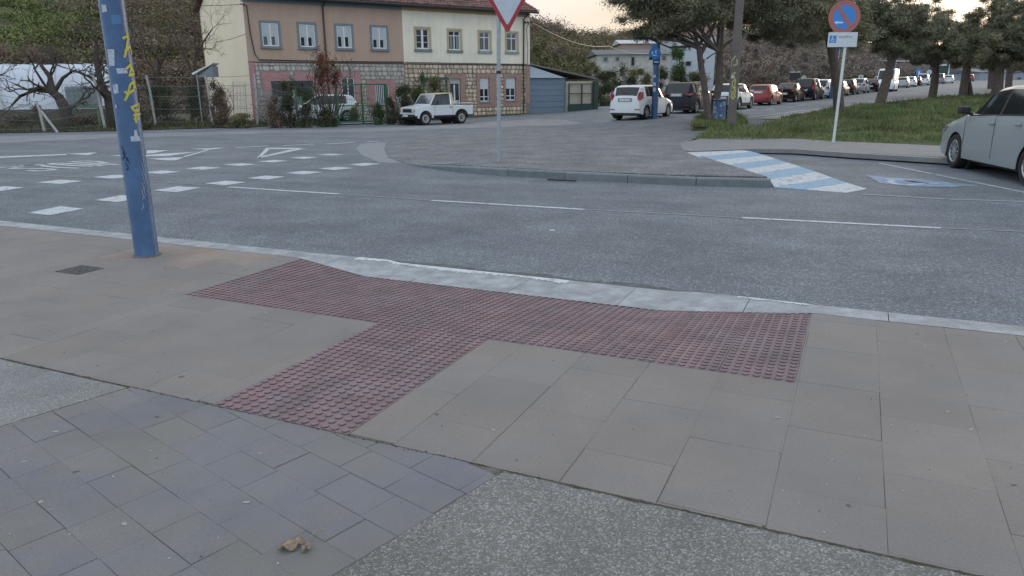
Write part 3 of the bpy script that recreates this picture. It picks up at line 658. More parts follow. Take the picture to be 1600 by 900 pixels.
# the hill's own cover
def cover(name, label, m, pxr, tr, n, r0, r1, per, size, flt=.6):
    size *= .58; per = per*1.9
    c_, r_ = [], []
    for i in range(n):
        p = hill_pt(random.uniform(*pxr), random.uniform(*tr)); r = random.uniform(r0, r1); c_.append((p[0]+random.uniform(-2, 2), p[1], p[2]+r*flt*.35)); r_.append((r, r, r*flt))
    o = link(leafmesh(name, c_, r_, per, size, m), name); stuff(o, label, 'scrub'); return o
cover('scrub', 'brown leafless scrub on the lower left bank', l_brown, (-200, 345), (.01, .11), 260, .9, 2.2, 260, .22)
cover('scrub', 'green grassy growth on the left hillside', l_hill, (-260, 150), (.08, .42), 420, .8, 2.2, 170, .24, .3)
cover('scrub', 'brown scrub above the green slope at the top left', l_brown, (-200, 130), (.42, .8), 150, 1.2, 2.6, 170, .28)
cover('scrub', 'dark brown scrub on the upper left hillside', l_brown, (120, 420), (.1, .8), 330, 1.1, 2.6, 190, .28)
cover('scrub', 'olive scrub on the hill left of the house gable', l_olive, (215, 360), (.12, .6), 120, 1., 2.2, 220, .24)
cover('scrub', 'dark scrub covering the hill right of the house', l_olive, (800, 1010), (.05, .8), 330, 1.5, 3.6, 240, .42)
cover('scrub', 'brown scrub along the hill top right of the house', l_brown, (800, 1120), (.35, 1), 330, 1.6, 3.8, 240, .5)
cover('scrub', 'grey brown scrub under and beyond the pines', l_grey, (1020, 1420), (.0, .8), 330, 2., 5, 200, .7)
cover('scrub', 'dark scrub at the foot of the far hill', l_dark, (1000, 1420), (.0, .12), 110, 1.5, 3, 260, .5)

# ------------------------------------------------------------------ terraced houses; facade frame: x along the facade (0 at its right corner, negative to the left), -y towards the road
fd = np.array([.82300022, .56804105]); FO = P(828, 180, -.09)[:2]; FRZ = math.atan2(fd[1], fd[0]); fn = np.array([-fd[1], fd[0]])
def FZ(px, py, dep=0.):      # photo pixel -> (x, z) on the plane parallel to the facade, dep behind it
    r = ray(px, py); t = ((FO+fn*dep)@fn)/(r[:2]@fn); p = CAM+r*t; return float((p[:2]-FO)@fd), float(p[2])
def FW(x, y, z=0): q = FO+fd*x+fn*y; return (q[0], q[1], z)
m_cream = M('cream_render', (.70, .66, .545), (.65, .62, .52), scale=.8, rough=.9, bump=.2, bscale=40, grain=.06, gscale=12, patch=.05, pscale=.6, bands=(0, .25, 1, .05, 3.5))
m_tanw = M('tan_render', (.40, .295, .225), (.37, .28, .22), scale=.6, rough=.9, bump=.2, bscale=40, grain=.05, gscale=12, patch=.05, pscale=.6, bands=(0, .25, 1, .05, 3.5))
m_gable = M('gable_render', (.74, .64, .48), (.68, .60, .46), scale=.5, rough=.9, patch=.06, pscale=.5)
m_trimb = M('blue_grey_trim', (.17, .205, .225), (.15, .18, .2), scale=3, rough=.8)
m_trimy = M('yellow_stone_trim', (.42, .34, .21), (.36, .31, .2), scale=4, rough=.85)
m_ochre = M('ochre_band', (.42, .30, .16), (.34, .27, .17), scale=2, rough=.9)
m_mortar = M('lime_mortar', (.21, .185, .16), (.16, .145, .125), scale=5, rough=.95, grain=.12)
m_mortar2 = M('whitewashed_mortar', (.25, .245, .225), (.20, .19, .175), scale=3, rough=.95, grain=.12)
m_stone = M('tan_stone', (.56, .46, .34), (.42, .34, .26), scale=4, rough=.9, bump=.6, bscale=14, grain=.15, gscale=20, attr=.28)
m_stone2 = M('whitewashed_stone', (.42, .40, .36), (.34, .32, .28), scale=3, rough=.9, bump=.6, bscale=14, grain=.15, gscale=20, attr=.16)
def brick_mat(name, c1, c2, mort):
    m = bpy.data.materials.new(name); m.use_nodes = True; t = m.node_tree; b = t.nodes['Principled BSDF']; L = t.links.new; b.inputs['Roughness'].default_value = .9
    tc = nd('ShaderNodeTexCoord', t); sp = nd('ShaderNodeSeparateXYZ', t); cb = nd('ShaderNodeCombineXYZ', t); L(tc.outputs['Object'], sp.inputs[0]); L(sp.outputs['X'], cb.inputs['X']); L(sp.outputs['Z'], cb.inputs['Y'])
    br = nd('ShaderNodeTexBrick', t); br.inputs['Scale'].default_value = 1; br.inputs['Brick Width'].default_value = .25; br.inputs['Row Height'].default_value = .075; br.inputs['Mortar Size'].default_value = .012
    br.inputs['Color1'].default_value = (*c1, 1); br.inputs['Color2'].default_value = (*c2, 1); br.inputs['Mortar'].default_value = (*mort, 1); L(cb.outputs[0], br.inputs['Vector']); L(br.outputs['Color'], b.inputs['Base Color']); return m
m_brick = brick_mat('red_brown_brick', (.24, .125, .10), (.33, .19, .15), (.3, .25, .21)); m_pink = brick_mat('pink_painted_brick', (.33, .13, .145), (.40, .20, .205), (.31, .23, .22))
m_tile = M('roof_tile', (.20, .105, .082), (.12, .078, .07), scale=5, rough=.9, patch=.35, pscale=2.2, grain=.4, gscale=14)
m_curt = flat('white_blind', (.40, .44, .46), .8)
def holes_wall(mb, x0, x1, z0, z1, holes, dep=.16, y=0.):
    xs_ = sorted({x0, x1, *[h for q in holes for h in (q[0], q[1])]}); zs_ = sorted({z0, z1, *[h for q in holes for h in (q[2], q[3])]})
    xs_ = [v for v in xs_ if x0 <= v <= x1]; zs_ = [v for v in zs_ if z0 <= v <= z1]
    for i in range(len(xs_)-1):
        for j in range(len(zs_)-1):
            cx, cz = (xs_[i]+xs_[i+1])/2, (zs_[j]+zs_[j+1])/2
            if any(h[0] < cx < h[1] and h[2] < cz < h[3] for h in holes): continue
            mb.quad((xs_[i], y, zs_[j]), (xs_[i+1], y, zs_[j]), (xs_[i+1], y, zs_[j+1]), (xs_[i], y, zs_[j+1]))
    for a, b, c, d in holes:
        mb.quad((a, y, c), (a, y+dep, c), (a, y+dep, d), (a, y, d)); mb.quad((b, y, d), (b, y+dep, d), (b, y+dep, c), (b, y, c))
        mb.quad((a, y, d), (a, y+dep, d), (b, y+dep, d), (b, y, d)); mb.quad((b, y, c), (b, y+dep, c), (a, y+dep, c), (a, y, c))
    return mb
def fbox(x0, x1, y0, y1, z0, z1): return MB().box((x0, y0, z0), (x1, y1, z1))
def ring(x0, x1, z0, z1, w, y0, y1, bot=None):
    mb = MB(); bw = w if bot is None else bot
    mb.box((x0, y0, z1-w), (x1, y1, z1)); mb.box((x0, y0, z0), (x1, y1, z0+bw)); mb.box((x0, y0, z0+bw), (x0+w, y1, z1-w)); mb.box((x1-w, y0, z0+bw), (x1, y1, z1-w)); return mb
def window(par, x0, x1, z0, z1, style, y=.10, y0=0.):
    w = link(ring(x0, x1, z0, z1, .055, y0+y-.03, y0+y+.03).mesh('window', m_frame), 'window', par, bevel=.006); xm = (x0+x1)/2
    MB().quad((x0+.05, y0+y, z0+.05), (x1-.05, y0+y, z0+.05), (x1-.05, y0+y, z1-.05), (x0+.05, y0+y, z1-.05)).build('pane', m_glass, w)
    if style != 'single': fbox(xm-.03, xm+.03, y0+y-.028, y0+y-.005, z0+.055, z1-.055).build('mullion', m_frame, w)
    if style == 'blind':
        zb = z0+(z1-z0)*random.uniform(.40, .52)
        for a_, b_ in ((x0+.06, xm-.03), (xm+.03, x1-.06)):
            fbox(a_, b_, y0+y-.022, y0+y-.012, zb, z1-.06).build('blind', m_curt, w); fbox((a_+b_)/2+.02, b_, y0+y-.02, y0+y-.012, z0+.06, zb-.003).build('curtain', m_curt, w)
    if style == 'grid':
        for k_ in (1, 2):
            zz = z0+(z1-z0)*k_/3; fbox(x0+.055, x1-.055, y0+y-.02, y0+y-.004, zz-.012, zz+.012).build('glazing_bar', m_frame, w)
        fbox(xm-.07, xm+.07, y0+y-.04, y0+y-.029, z0+.04, z1-.04).build('stile', m_frame, w)
    if style == 'transom':
        zz = z0+(z1-z0)*.72; fbox(x0+.055, x1-.055, y0+y-.027, y0+y-.004, zz-.025, zz+.025).build('transom', m_frame, w)
    if style == 'shutter':
        zz = z0+(z1-z0)*.52; fbox(x0+.05, x1-.05, y0+y-.045, y0+y-.03, zz, z1-.05).build('roller_shutter', flat('roller_shutter', (.50, .53, .55), .6), w); zz = z0+(z1-z0)*.2; fbox(x0+.055, x1-.055, y0+y-.027, y0+y-.004, zz-.025, zz+.025).build('transom', m_frame, w)
    if style == 'curtain':
        zz = z0+(z1-z0)*.74; fbox(x0+.055, x1-.055, y0+y-.027, y0+y-.004, zz-.025, zz+.025).build('transom', m_frame, w)
        for k_ in range(2): fbox(x0+.1+k_*.42, x0+.28+k_*.42, y0+y-.02, y0+y-.01, z0+.08, zz-.05).build('curtain', flat('grey_curtain', (.2, .23, .23), .9), w)
    return w
def stones(par, x0, x1, z0, z1, avoid, m, limit=295, y=0.):
    rects = []; z = z0
    while z < z1-.05:
        h = random.uniform(.16, .27)
        if z+h > z1-.09: h = z1-z
        x = x0-random.uniform(0, .2)
        while x < x1:
            w = random.uniform(.17, .40); a_, b_ = max(x, x0), min(x+w, x1); x += w; seg = [(a_, b_)]
            for q in avoid:
                if z+h > q[2]+.02 and z < q[3]-.02:
                    ns = []
                    for s0_, s1_ in seg:
                        if s1_ <= q[0] or s0_ >= q[1]: ns.append((s0_, s1_)); continue
                        if s0_ < q[0]: ns.append((s0_, q[0]))
                        if s1_ > q[1]: ns.append((q[1], s1_))
                    seg = ns
            for s0_, s1_ in seg:
                if s1_-s0_ > .06: rects.append((s0_, s1_, z, z+h))
        z += h
    rects.sort(key=lambda r: -(r[1]-r[0])*(r[3]-r[2])); rest = MB()
    for k_, (a_, b_, c_, d_) in enumerate(rects):
        mb = MB() if k_ < limit else rest; g_ = random.uniform(.012, .026); pr_ = random.uniform(.012, .04); j = lambda s_=.018: random.uniform(-s_, s_)
        base = [(a_+g_, c_+g_), (b_-g_, c_+g_+j(.01)), (b_-g_, d_-g_), (a_+g_, d_-g_+j(.01))]; oct_ = []
        for i in range(4):
            p_, q_, r__ = base[i-1], base[i], base[(i+1) % 4]
            for o_ in (p_, r__): L_e = math.hypot(o_[0]-q_[0], o_[1]-q_[1]); t = min(.35, random.uniform(.04, .09)/L_e); oct_.append((q_[0]+(o_[0]-q_[0])*t, q_[1]+(o_[1]-q_[1])*t))
        b0 = len(mb.v); cx, cz = (a_+b_)/2, (c_+d_)/2
        mb.v += [(p_[0], y+.004, p_[1]) for p_ in oct_]+[(cx+(p_[0]-cx)*.88, y-pr_, cz+(p_[1]-cz)*.86) for p_ in oct_]
        mb.f += [(b0+8+i for i in range(8))]; mb.f[-1] = tuple(b0+8+i for i in range(8)); mb.f += [(b0+i, b0+(i+1) % 8, b0+8+(i+1) % 8, b0+8+i) for i in range(8)]
        if k_ < limit: mb.build('stone', m, par)
    if rest.v: stuff(rest.build('stone_facing', m, par))
def roof_tiles(par, x0, x1, yr, zr, ye, ze, name='roof_tiles'):     # barrel tiles in courses from the eave (ye, ze) to the ridge (yr, zr)
    mb = MB(); pw = .21; nl = int(math.hypot(yr-ye, zr-ze)/.36); sl_ = np.array([0, yr-ye, zr-ze])/nl; up_ = np.array([0, -(zr-ze), (yr-ye)]); up_ = up_/np.linalg.norm(up_)*(1 if up_[2] > 0 else -1)
    x = x0
    while x < x1:
        for k_ in range(nl):
            o_ = np.array([x+random.uniform(-.008, .008), ye, ze])+sl_*k_; lift = random.uniform(.0, .012); rr = .085; b0 = len(mb.v)
            for e_, l_ in ((0., .03+lift), (1.08, .0)):
                for q in range(6):
                    an = math.pi*q/5; p_ = o_+sl_*e_+np.array([pw/2-math.cos(an)*rr*(1 if e_ == 0 else .8), 0, 0])+up_*(math.sin(an)*.065+l_); mb.v.append(tuple(p_))
            mb.f += [(b0+q, b0+q+1, b0+7+q, b0+6+q) for q in range(5)]+[tuple(b0+q for q in range(6))]
        x += pw
    return stuff(mb.build(name, m_tile, par, fix=False))
EV = 6.10; DEP = 9.0; RZ = EV+2.1
def house_shell(h, x0, x1, left_gable, mat_up, mat_low, band, holes_up, holes_low, gable_mat):
    w = holes_wall(MB(), x0, x1, 3.04, 5.88, holes_up).build('upper_wall', mat_up, h); l = holes_wall(MB(), x0, x1, -.3, 3.0, holes_low, y=0.).build('lower_wall', mat_low, h)
    fbox(x0, x1, -.03, .3, 5.88, EV).build('eave_band', band, h); fbox(x0, x1, -.035, .05, 3.0, 3.04).build('string_course', flat('dark_string', (.07, .06, .06), .8), h)
    o_ = MB()
    for (a_, b_) in ((x0, x0+.25), (x1-.25, x1)):
        yb = DEP/2; X = a_ if (a_ == x0) else b_
        o_.prism([(a_, .0 if a_ != x0 else .001, -.3), (a_, DEP, -.3), (a_, DEP, EV), (a_, DEP/2, RZ-.06), (a_, .001, EV)], (b_-a_, 0, 0))
    o_.build('gable_wall', gable_mat, h); fbox(x0, x1, DEP-.2, DEP, -.3, EV).build('rear_wall', mat_up, h)
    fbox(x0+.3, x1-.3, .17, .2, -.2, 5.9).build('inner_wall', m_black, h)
def roof(h, x0, x1, ol, orr):
    r = MB().prism([(x0-ol, -.45, EV+.02), (x0-ol, DEP/2, RZ+.06), (x0-ol, DEP+.45, EV+.02), (x0-ol, DEP+.45, EV+.10), (x0-ol, DEP/2, RZ+.14), (x0-ol, -.45, EV+.10)], (x1-x0+ol+orr, 0, 0)).build('roof', m_tile, h)
    roof_tiles(r, x0-ol, x1+orr-.05, DEP/2, RZ+.13, -.50, EV+.09); return r
# cream house (right)
hc = thing('terraced_house', 'cream rendered end terrace house with a stone ground floor and yellow window surrounds', 'house', FW(0, 0), FRZ)
upc = [(-8.03, -7.2, 3.85, 4.93, 'grid'), (-5.88, -5.10, 3.83, 4.90, 'curtain'), (-3.75, -3.02, 3.83, 4.88, 'transom'), (-1.76, -1.0, 3.83, 4.88, 'transom')]
loc_ = [(-5.91, -5.18, -.05, 2.2), (-3.80, -3.11, .83, 2.25), (-1.88, -1.10, .87, 2.25)]
house_shell(hc, -8.86, 0, False, m_cream, m_mortar, m_ochre, [u[:4] for u in upc], loc_, m_cream)
for x0, x1, z0, z1, st in upc:
    window(hc, x0, x1, z0, z1, st, .09); ring(x0-.13, x1+.13, z0-.02, z1+.13, .125, -.03, .02, .0001).build('window_surround', m_trimy, hc); fbox(x0-.15, x1+.15, -.08, .09, z0-.16, z0-.02).build('sill', m_trimb if st != 'transom' else m_kerb, hc)
fr_c = [(-6.2, -4.8, -.05, 2.45), (-4.02, -2.62, .5, 2.47), (-2.02, -.68, .5, 2.47)]
for (a_, b_, c_, d_), (x0, x1, z0, z1) in zip(fr_c, loc_):
    mb = MB(); mb.box((a_, -.035, z1), (b_, .02, d_)); mb.box((a_, -.035, c_), (x0, .02, z1)); mb.box((x1, -.035, c_), (b_, .02, z1))
    if z0 > .5: mb.box((x0, -.035, c_), (x1, .02, z0-.06))
    mb.build('brick_surround', m_brick, hc)
for x0, x1, z0, z1 in loc_[1:]: window(hc, x0, x1, z0, z1, 'shutter', .1); fbox(x0-.08, x1+.12, -.09, .09, z0-.06, z0).build('sill', m_kerb, hc)
dr = link(ring(-5.91, -5.18, -.05, 2.2, .06, .08, .13).mesh('door', m_frame), 'door', hc)
fbox(-5.85, -5.24, .1, .13, .0, .85).build('door_panel', m_trimb, dr); fbox(-5.85, -5.24, .1, .12, .93, 1.85).build('pane', m_glass, dr); fbox(-5.85, -5.24, .085, .13, .85, .93).build('lock_rail', m_frame, dr); fbox(-5.85, -5.24, .1, .12, 1.9, 2.14).build('roller_shutter', m_curt, dr); fbox(-5.60, -5.50, .085, .1, .93, 1.85).build('stile', m_frame, dr)
stones(hc, -8.86, -.001, .0, 2.98, fr_c+[(-.32, 0, 0, 3)], m_stone)
fbox(-.32, .0, -.03, .02, .65, 2.98).build('brick_corner', m_brick, hc)
rf = roof(hc, -8.86, 0, 0, .32); MB().box((-5.2, .9, EV+.66), (-4.6, 1.6, EV+.95)).build('skylight', m_frame, rf)
MB().tube([(-.42, -.42, 6.1), (-.42, -.3, 5.95), (-.52, -.1, 5.75), (-.54, -.09, 3.), (-.56, -.12, 0.)], .045, 8).build('drainpipe', flat('dark_pipe', (.03, .03, .032), .5), hc, smooth=True)
MB().tube([(-8.86, -.52, 6.12), (.3, -.52, 6.12)], .07, 8).build('gutter', MATS['dark_pipe'], hc)
MB().tube([(-.1, -.15, 5.55), (-.22, -.2, 5.5), (-.28, -.06, 5.2), (-.2, -.06, 3.9), (-.22, -.06, 3.02), (-.3, -.05, 3.06), (-8.8, -.05, 3.09)], .02, 5).build('cable', MATS['dark_pipe'], hc)
mb = MB(); mb.tube([(-.45, -.05, 5.53), (-.05, -.35, 5.55)], .03, 6)
for q in (-.4, -.28, -.1): mb.lathe([(.0, -.05), (.05, -.04), (.05, .04), (0, .06)], (q, -.1-(q+.4)*.6, 5.57), 'z', 8)
mb.build('insulator_bracket', MATS['dark_pipe'], hc)
MB().lathe([(0, 0), (.09, .0), (.09, .03)], (-4.24, -.03, 2.6), 'y', 10).build('vent_hole', m_black, hc)
# tan house (left)
ht = thing('terraced_house', 'tan rendered terrace house with blue-grey window frames, pink painted brick and a cream gable', 'house', FW(0, 0), FRZ)
upt = [(-16.78, -15.93, 3.8, 4.92), (-14.84, -14.0, 3.8, 4.92), (-12.8, -11.95, 3.8, 4.92), (-10.75, -9.88, 3.8, 4.92)]
lot = [(-16.55, -14.32, .3, 2.08), (-12.71, -11.94, .95, 2.25), (-10.75, -9.88, .75, 1.86)]
house_shell(ht, -17.6, -8.864, True, m_tanw, m_mortar2, m_trimb, upt, lot, m_gable)
for x0, x1, z0, z1 in upt:
    window(ht, x0, x1, z0, z1, 'blind', .03); ring(x0-.11, x1+.11, z0-.02, z1+.12, .11, -.04, .02, .0001).build('window_surround', m_trimb, ht); fbox(x0-.12, x1+.12, -.1, .04, z0-.13, z0-.02).build('sill', m_trimb, ht)
m_gg = flat('grey_green_door', (.10, .14, .13), .6)
gd = link(ring(-16.55, -14.32, .3, 2.08, .08, .06, .14).mesh('garage_window', m_gg), 'garage_window', ht)
for k_ in range(4):
    fbox(-16.47+k_*.54, -15.95+k_*.54, .1, .13, .35, 1.3).build('door_panel', flat('pale_green_panel', (.17, .22, .21), .7), gd); fbox(-16.45+k_*.54, -15.97+k_*.54, .1, .12, 1.36, 1.98).build('pane', m_glass, gd)
window(ht, *lot[1], 'transom', .06)
gw = window(ht, *lot[2], 'single', .08)
for k_ in range(8): MB().tube([(-10.70+k_*.11, -.02, .78), (-10.70+k_*.11, -.02, 1.84)], .02, 6).build('window_bar', m_frame, gw)
pinks = [(-17.6, -17.30, -.1, 3.0), (-17.0, -15.55, 2.08, 2.55), (-14.3, -13.0, 1.1, 2.5), (-15.3, -14.32, 2.09, 2.5), (-17.0, -16.56, .3, 2.08), (-13.0, -12.72, .9, 2.5), (-11.93, -11.6, .9, 2.5), (-12.71, -11.94, 2.26, 2.5), (-11.25, -10.76, .7, 2.1), (-10.75, -9.88, 1.87, 2.1), (-9.87, -9.5, .7, 2.1)]
for a_, b_, c_, d_ in pinks: fbox(a_, b_, -.03, .02, c_, d_).build('brick_surround', m_pink, ht)
stones(ht, -17.3, -8.87, .0, 2.98, pinks+lot, m_stone2)
roof(ht, -17.6, -8.864, .3, 0)
MB().tube([(-17.6, -.52, 6.12), (-8.87, -.52, 6.12)], .07, 8).build('gutter', MATS['dark_pipe'], ht)
MB().tube([(-13.45, -.4, 6.1), (-13.5, -.08, 5.85), (-13.5, -.08, 0)], .045, 8).build('drainpipe', flat('brown_pipe', (.06, .035, .03), .5), ht, smooth=True)
MB().tube([(-17.75, -.1, 5.75), (-17.45, -.12, 5.7), (-17.38, -.06, 4.5), (-17.25, -.06, 3.4), (-17.05, -.06, 3.12), (-13, -.06, 3.08), (-8.9, -.05, 3.1)], .028, 5).build('cable', MATS['dark_pipe'], ht)
# garage and annex to the right
hg = thing('garage', 'low garage with a blue sectional door and pale blue gable panel beside the cream house', 'garage', FW(0, 0), FRZ)
gx = lambda px, py: FZ(px, py)
x_d1 = gx(886, 176)[0]; x_e = gx(927, 176)[0]; zt_l = gx(829, 101)[1]; zt_m = gx(888, 121)[1]; zt_r = gx(924, 124)[1]; z_dt = gx(860, 122)[1]
mb = MB(); mb.prism([(.03, .1, z_dt+.02), (x_d1, .1, z_dt+.02), (x_d1, .1, zt_m-.05), (.03, .1, zt_l-.06)], (0, .1, 0)); mb.build('gable_panel', flat('pale_blue_panel', (.40, .47, .53), .7), hg)
dw = MB(); nseg = 6
dq = link(MB().box((.05, .25, -.1), (x_d1, .28, z_dt)).mesh('garage_door', flat('garage_blue', (.135, .19, .245), .5)), 'garage_door', hg)
for k_ in range(nseg):
    z0 = .01+(z_dt-.01)*k_/nseg; z1 = .01+(z_dt-.01)*(k_+1)/nseg-.02; fbox(.06, x_d1-.02, .20, .25, z0, z1).build('door_section', MATS['garage_blue'], dq)
fbox(.0, .06, .08, .3, -.1, z_dt).build('door_jamb', m_trimb, hg); fbox(.0, x_d1+.1, .06, .3, z_dt, z_dt+.02).build('lintel', m_trimb, hg)
fbox(x_d1, x_e, .1, .3, -.1, zt_r-.12).build('annex_wall', flat('annex_render', (.38, .35, .29), .9), hg)
fbox(x_d1+.02, x_e-.2, .12, 4., zt_r-.3, zt_r-.2).build('annex_ceiling', MATS['annex_render'], hg)
MB().prism([(-.05, .0, zt_l), (x_e+.35, .0, zt_r-.02), (x_e+.35, .0, zt_r+.06), (-.05, .0, zt_l+.1)], (0, 6, 0)).build('roof', flat('dull_roof_sheet', (.16, .15, .14), .8), hg)
MB().prism([(x_e-.12, .1, -.1), (x_e, .1, -.1), (x_e, .1, zt_r-.1), (x_e-.12, .1, zt_r-.1)], (0, 5, 0)).build('side_wall', MATS['annex_render'], hg)
gt = thing('metal_gate', 'dark green metal gate with pale panels beside the blue garage door', 'gate', FW(0, 0), FRZ); m_dgreen = flat('dark_green_metal', (.018, .05, .04), .5)
xg0, xg1 = x_d1+.05, x_e+.25; zg = gx(900, 132)[1]
fbox(xg0, xg1, -.1, -.06, .05, .55).build('lower_panel', m_dgreen, gt)
for a_ in (xg0, (xg0+xg1)/2-.15, xg1-.35): fbox(a_, a_+.07, -.12, -.05, 0, zg).build('upright', m_dgreen, gt)
fbox(xg0, xg1-.2, -.12, -.05, zg, zg+.06).build('top_rail', m_dgreen, gt); fbox(xg0, xg1-.2, -.12, -.05, 1.2, 1.25).build('middle_rail', m_dgreen, gt)
fbox(xg1-.33, xg1+.05, -.14, -.1, .05, zg+.2).build('side_panel', m_dgreen, gt)

# ------------------------------------------------------------------ poles and signs
def cyl_pt(c, r, lean, h, ang): return Vector(c)+Vector(lean)*h+Vector((math.cos(ang)*r, math.sin(ang)*r, 0))
# big blue lamp post on the near pavement
bpp = P(230, 399, .12); pole = thing('lamp_post', 'thick blue lamp post with stickers and yellow graffiti on the near pavement', 'lamp post', bpp)
RB = .108
MB().lathe([(RB+.004, 0), (RB+.004, .006), (RB, .02), (RB-.002, 3.), (RB-.03, 7.4), (.0, 7.45)], n=32).build('shaft', m_bluepole, pole, smooth=True)
MB().lathe([(0, -.01), (.135, -.01), (.13, .006), (.11, .012)], n=20).build('base_ring', m_joint, pole, smooth=True)
mb = MB(); mb.tube([(0, 0, 7.3), (0, .35, 7.6), (0, .9, 7.7)], .04, 8); mb.build('arm', m_bluepole, pole); MB().obox((0, 1.15, 7.7), (.12, 0, 0), (0, .32, 0), (0, 0, .06)).build('lantern', m_steel, pole, bevel=.02)
def pole_px(px, py, c, R, y_front=True):      # photo pixel -> (angle, height) on an upright cylinder
    d = ray(px, py); o_ = CAM[:2]-np.array(c[:2]); dd = d[:2]; A_ = dd@dd; B_ = 2*o_@dd; C_ = o_@o_-R*R; disc = B_*B_-4*A_*C_
    if disc < 0: t = -B_/(2*A_)
    else: t = (-B_-math.sqrt(disc))/(2*A_)
    p = CAM+d*t; return math.atan2(p[1]-c[1], p[0]-c[0]), p[2]-c[2]
def wrap_quad(pts, c, R, m, name, par, n=5, off=.002):      # patch wrapped on the cylinder; four photo corners
    A_ = [pole_px(*p, c, R) for p in pts]; mb = MB(); k_ = 4
    for j in range(k_+1):
        for i in range(n+1):
            u_, v_ = i/n, j/k_; a_ = (A_[0][0]*(1-u_)+A_[1][0]*u_)*(1-v_)+(A_[3][0]*(1-u_)+A_[2][0]*u_)*v_; h_ = (A_[0][1]*(1-u_)+A_[1][1]*u_)*(1-v_)+(A_[3][1]*(1-u_)+A_[2][1]*u_)*v_
            mb.v.append(((R+off)*math.cos(a_), (R+off)*math.sin(a_), h_))
    mb.f = [(j*(n+1)+i, j*(n+1)+i+1, (j+1)*(n+1)+i+1, (j+1)*(n+1)+i) for j in range(k_) for i in range(n)]; return mb.build(name, m, par, fix=False, smooth=True)
m_stick = paint_mat('sticker_paper', (.38, .43, .50), (.10, .17, .28), .53, 22); m_yel = paint_mat('yellow_spray', (.47, .43, .06), (.06, .12, .20), .54, 25); m_marker = flat('marker_ink', (.015, .02, .05), .5); m_scr = paint_mat('scratched_paint', (.30, .34, .34), (.04, .09, .19), .50, 40)
c4 = cA(0, 0, 4)
for q in ([(635, 30), (662, 30), (670, 72), (640, 78)], [(672, 308), (714, 308), (718, 410), (685, 415)], [(725, 428), (792, 426), (797, 458), (735, 461)], [(705, 528), (735, 525), (745, 580), (714, 587)], [(720, 655), (731, 655), (733, 676), (722, 676)], [(815, 852), (873, 849), (876, 881), (818, 884)]):
    wrap_quad(c4(*q), bpp, RB, m_stick, 'sticker', pole)
wrap_quad(c4((690, 95), (750, 93), (760, 150), (700, 155)), bpp, RB, paint_mat('faded_sticker', (.07, .17, .33), (.05, .13, .3), .5, 20), 'faded_sticker', pole)
wrap_quad(c4((838, 812), (852, 811), (862, 850), (838, 850)), bpp, RB, m_stick, 'sticker', pole)
def spray(par, c, R, strokes, m, w, name):
    for pts in strokes:
        mb = MB(); pp = []
        for i in range(len(pts)-1):
            for k_ in range(4): pp.append((pts[i][0]+(pts[i+1][0]-pts[i][0])*k_/4, pts[i][1]+(pts[i+1][1]-pts[i][1])*k_/4))
        pp.append(pts[-1]); Q_ = []
        for p in pp: a_, h_ = pole_px(p[0], p[1], c, R); Q_.append((a_, h_))
        for i, (a_, h_) in enumerate(Q_):
            j = min(i+1, len(Q_)-1); i0 = max(i-1, 0); da = (Q_[j][0]-Q_[i0][0])*R; dh = Q_[j][1]-Q_[i0][1]; l_ = math.hypot(da, dh) or 1; na, nh = -dh/l_*w/2, da/l_*w/2
            for s_ in (-1, 1): aa = a_+s_*na/R; mb.v.append(((R+.003)*math.cos(aa), (R+.003)*math.sin(aa), h_+s_*nh))
        mb.f = [(2*i, 2*i+2, 2*i+3, 2*i+1) for i in range(len(Q_)-1)]; mb.build(name, m, par, fix=False)
ys_ = [[(765, 240), (800, 225)], [(790, 205), (800, 225), (790, 300), (778, 360)], [(780, 320), (812, 290), (822, 345)], [(788, 430), (815, 405), (812, 380), (818, 430), (808, 475), (835, 460)], [(820, 420), (838, 470)],
       [(780, 632), (800, 590), (812, 530), (838, 510), (835, 560), (800, 590), (780, 570)], [(838, 530), (850, 560)], [(845, 660), (868, 650), (866, 690), (835, 690), (822, 670), (845, 660)], [(845, 690), (850, 770)], [(832, 722), (880, 712)], [(835, 745), (870, 738)]]
spray(pole, bpp, RB, [[(x/4, y/4) for x, y in s_] for s_ in ys_], m_yel, .021, 'graffiti_stroke')
spray(pole, bpp, RB, [[(190, 228), (195, 240), (192, 250)], [(192, 238), (199, 252)], [(196, 254), (201, 262), (197, 266)], [(198, 246), (203, 256)]], m_marker, .008, 'ink_scrawl')
spray(pole, bpp, RB, [[(223+1.5*math.sin(i*1.9), 248+i*4.2) for i in range(20)], [(226+1.5*math.cos(i*2.3), 250+i*5) for i in range(13)]], m_scr, .006, 'scratch')

def post(name, label, cat, base, r, h, m, lean=(0, 0), n=16):
    t = thing(name, label, cat, base); MB().tube([(0, 0, -.05), (lean[0]*h/2, lean[1]*h/2, h/2), (lean[0]*h, lean[1]*h, h)], r, n).build('post', m, t, smooth=True); return t
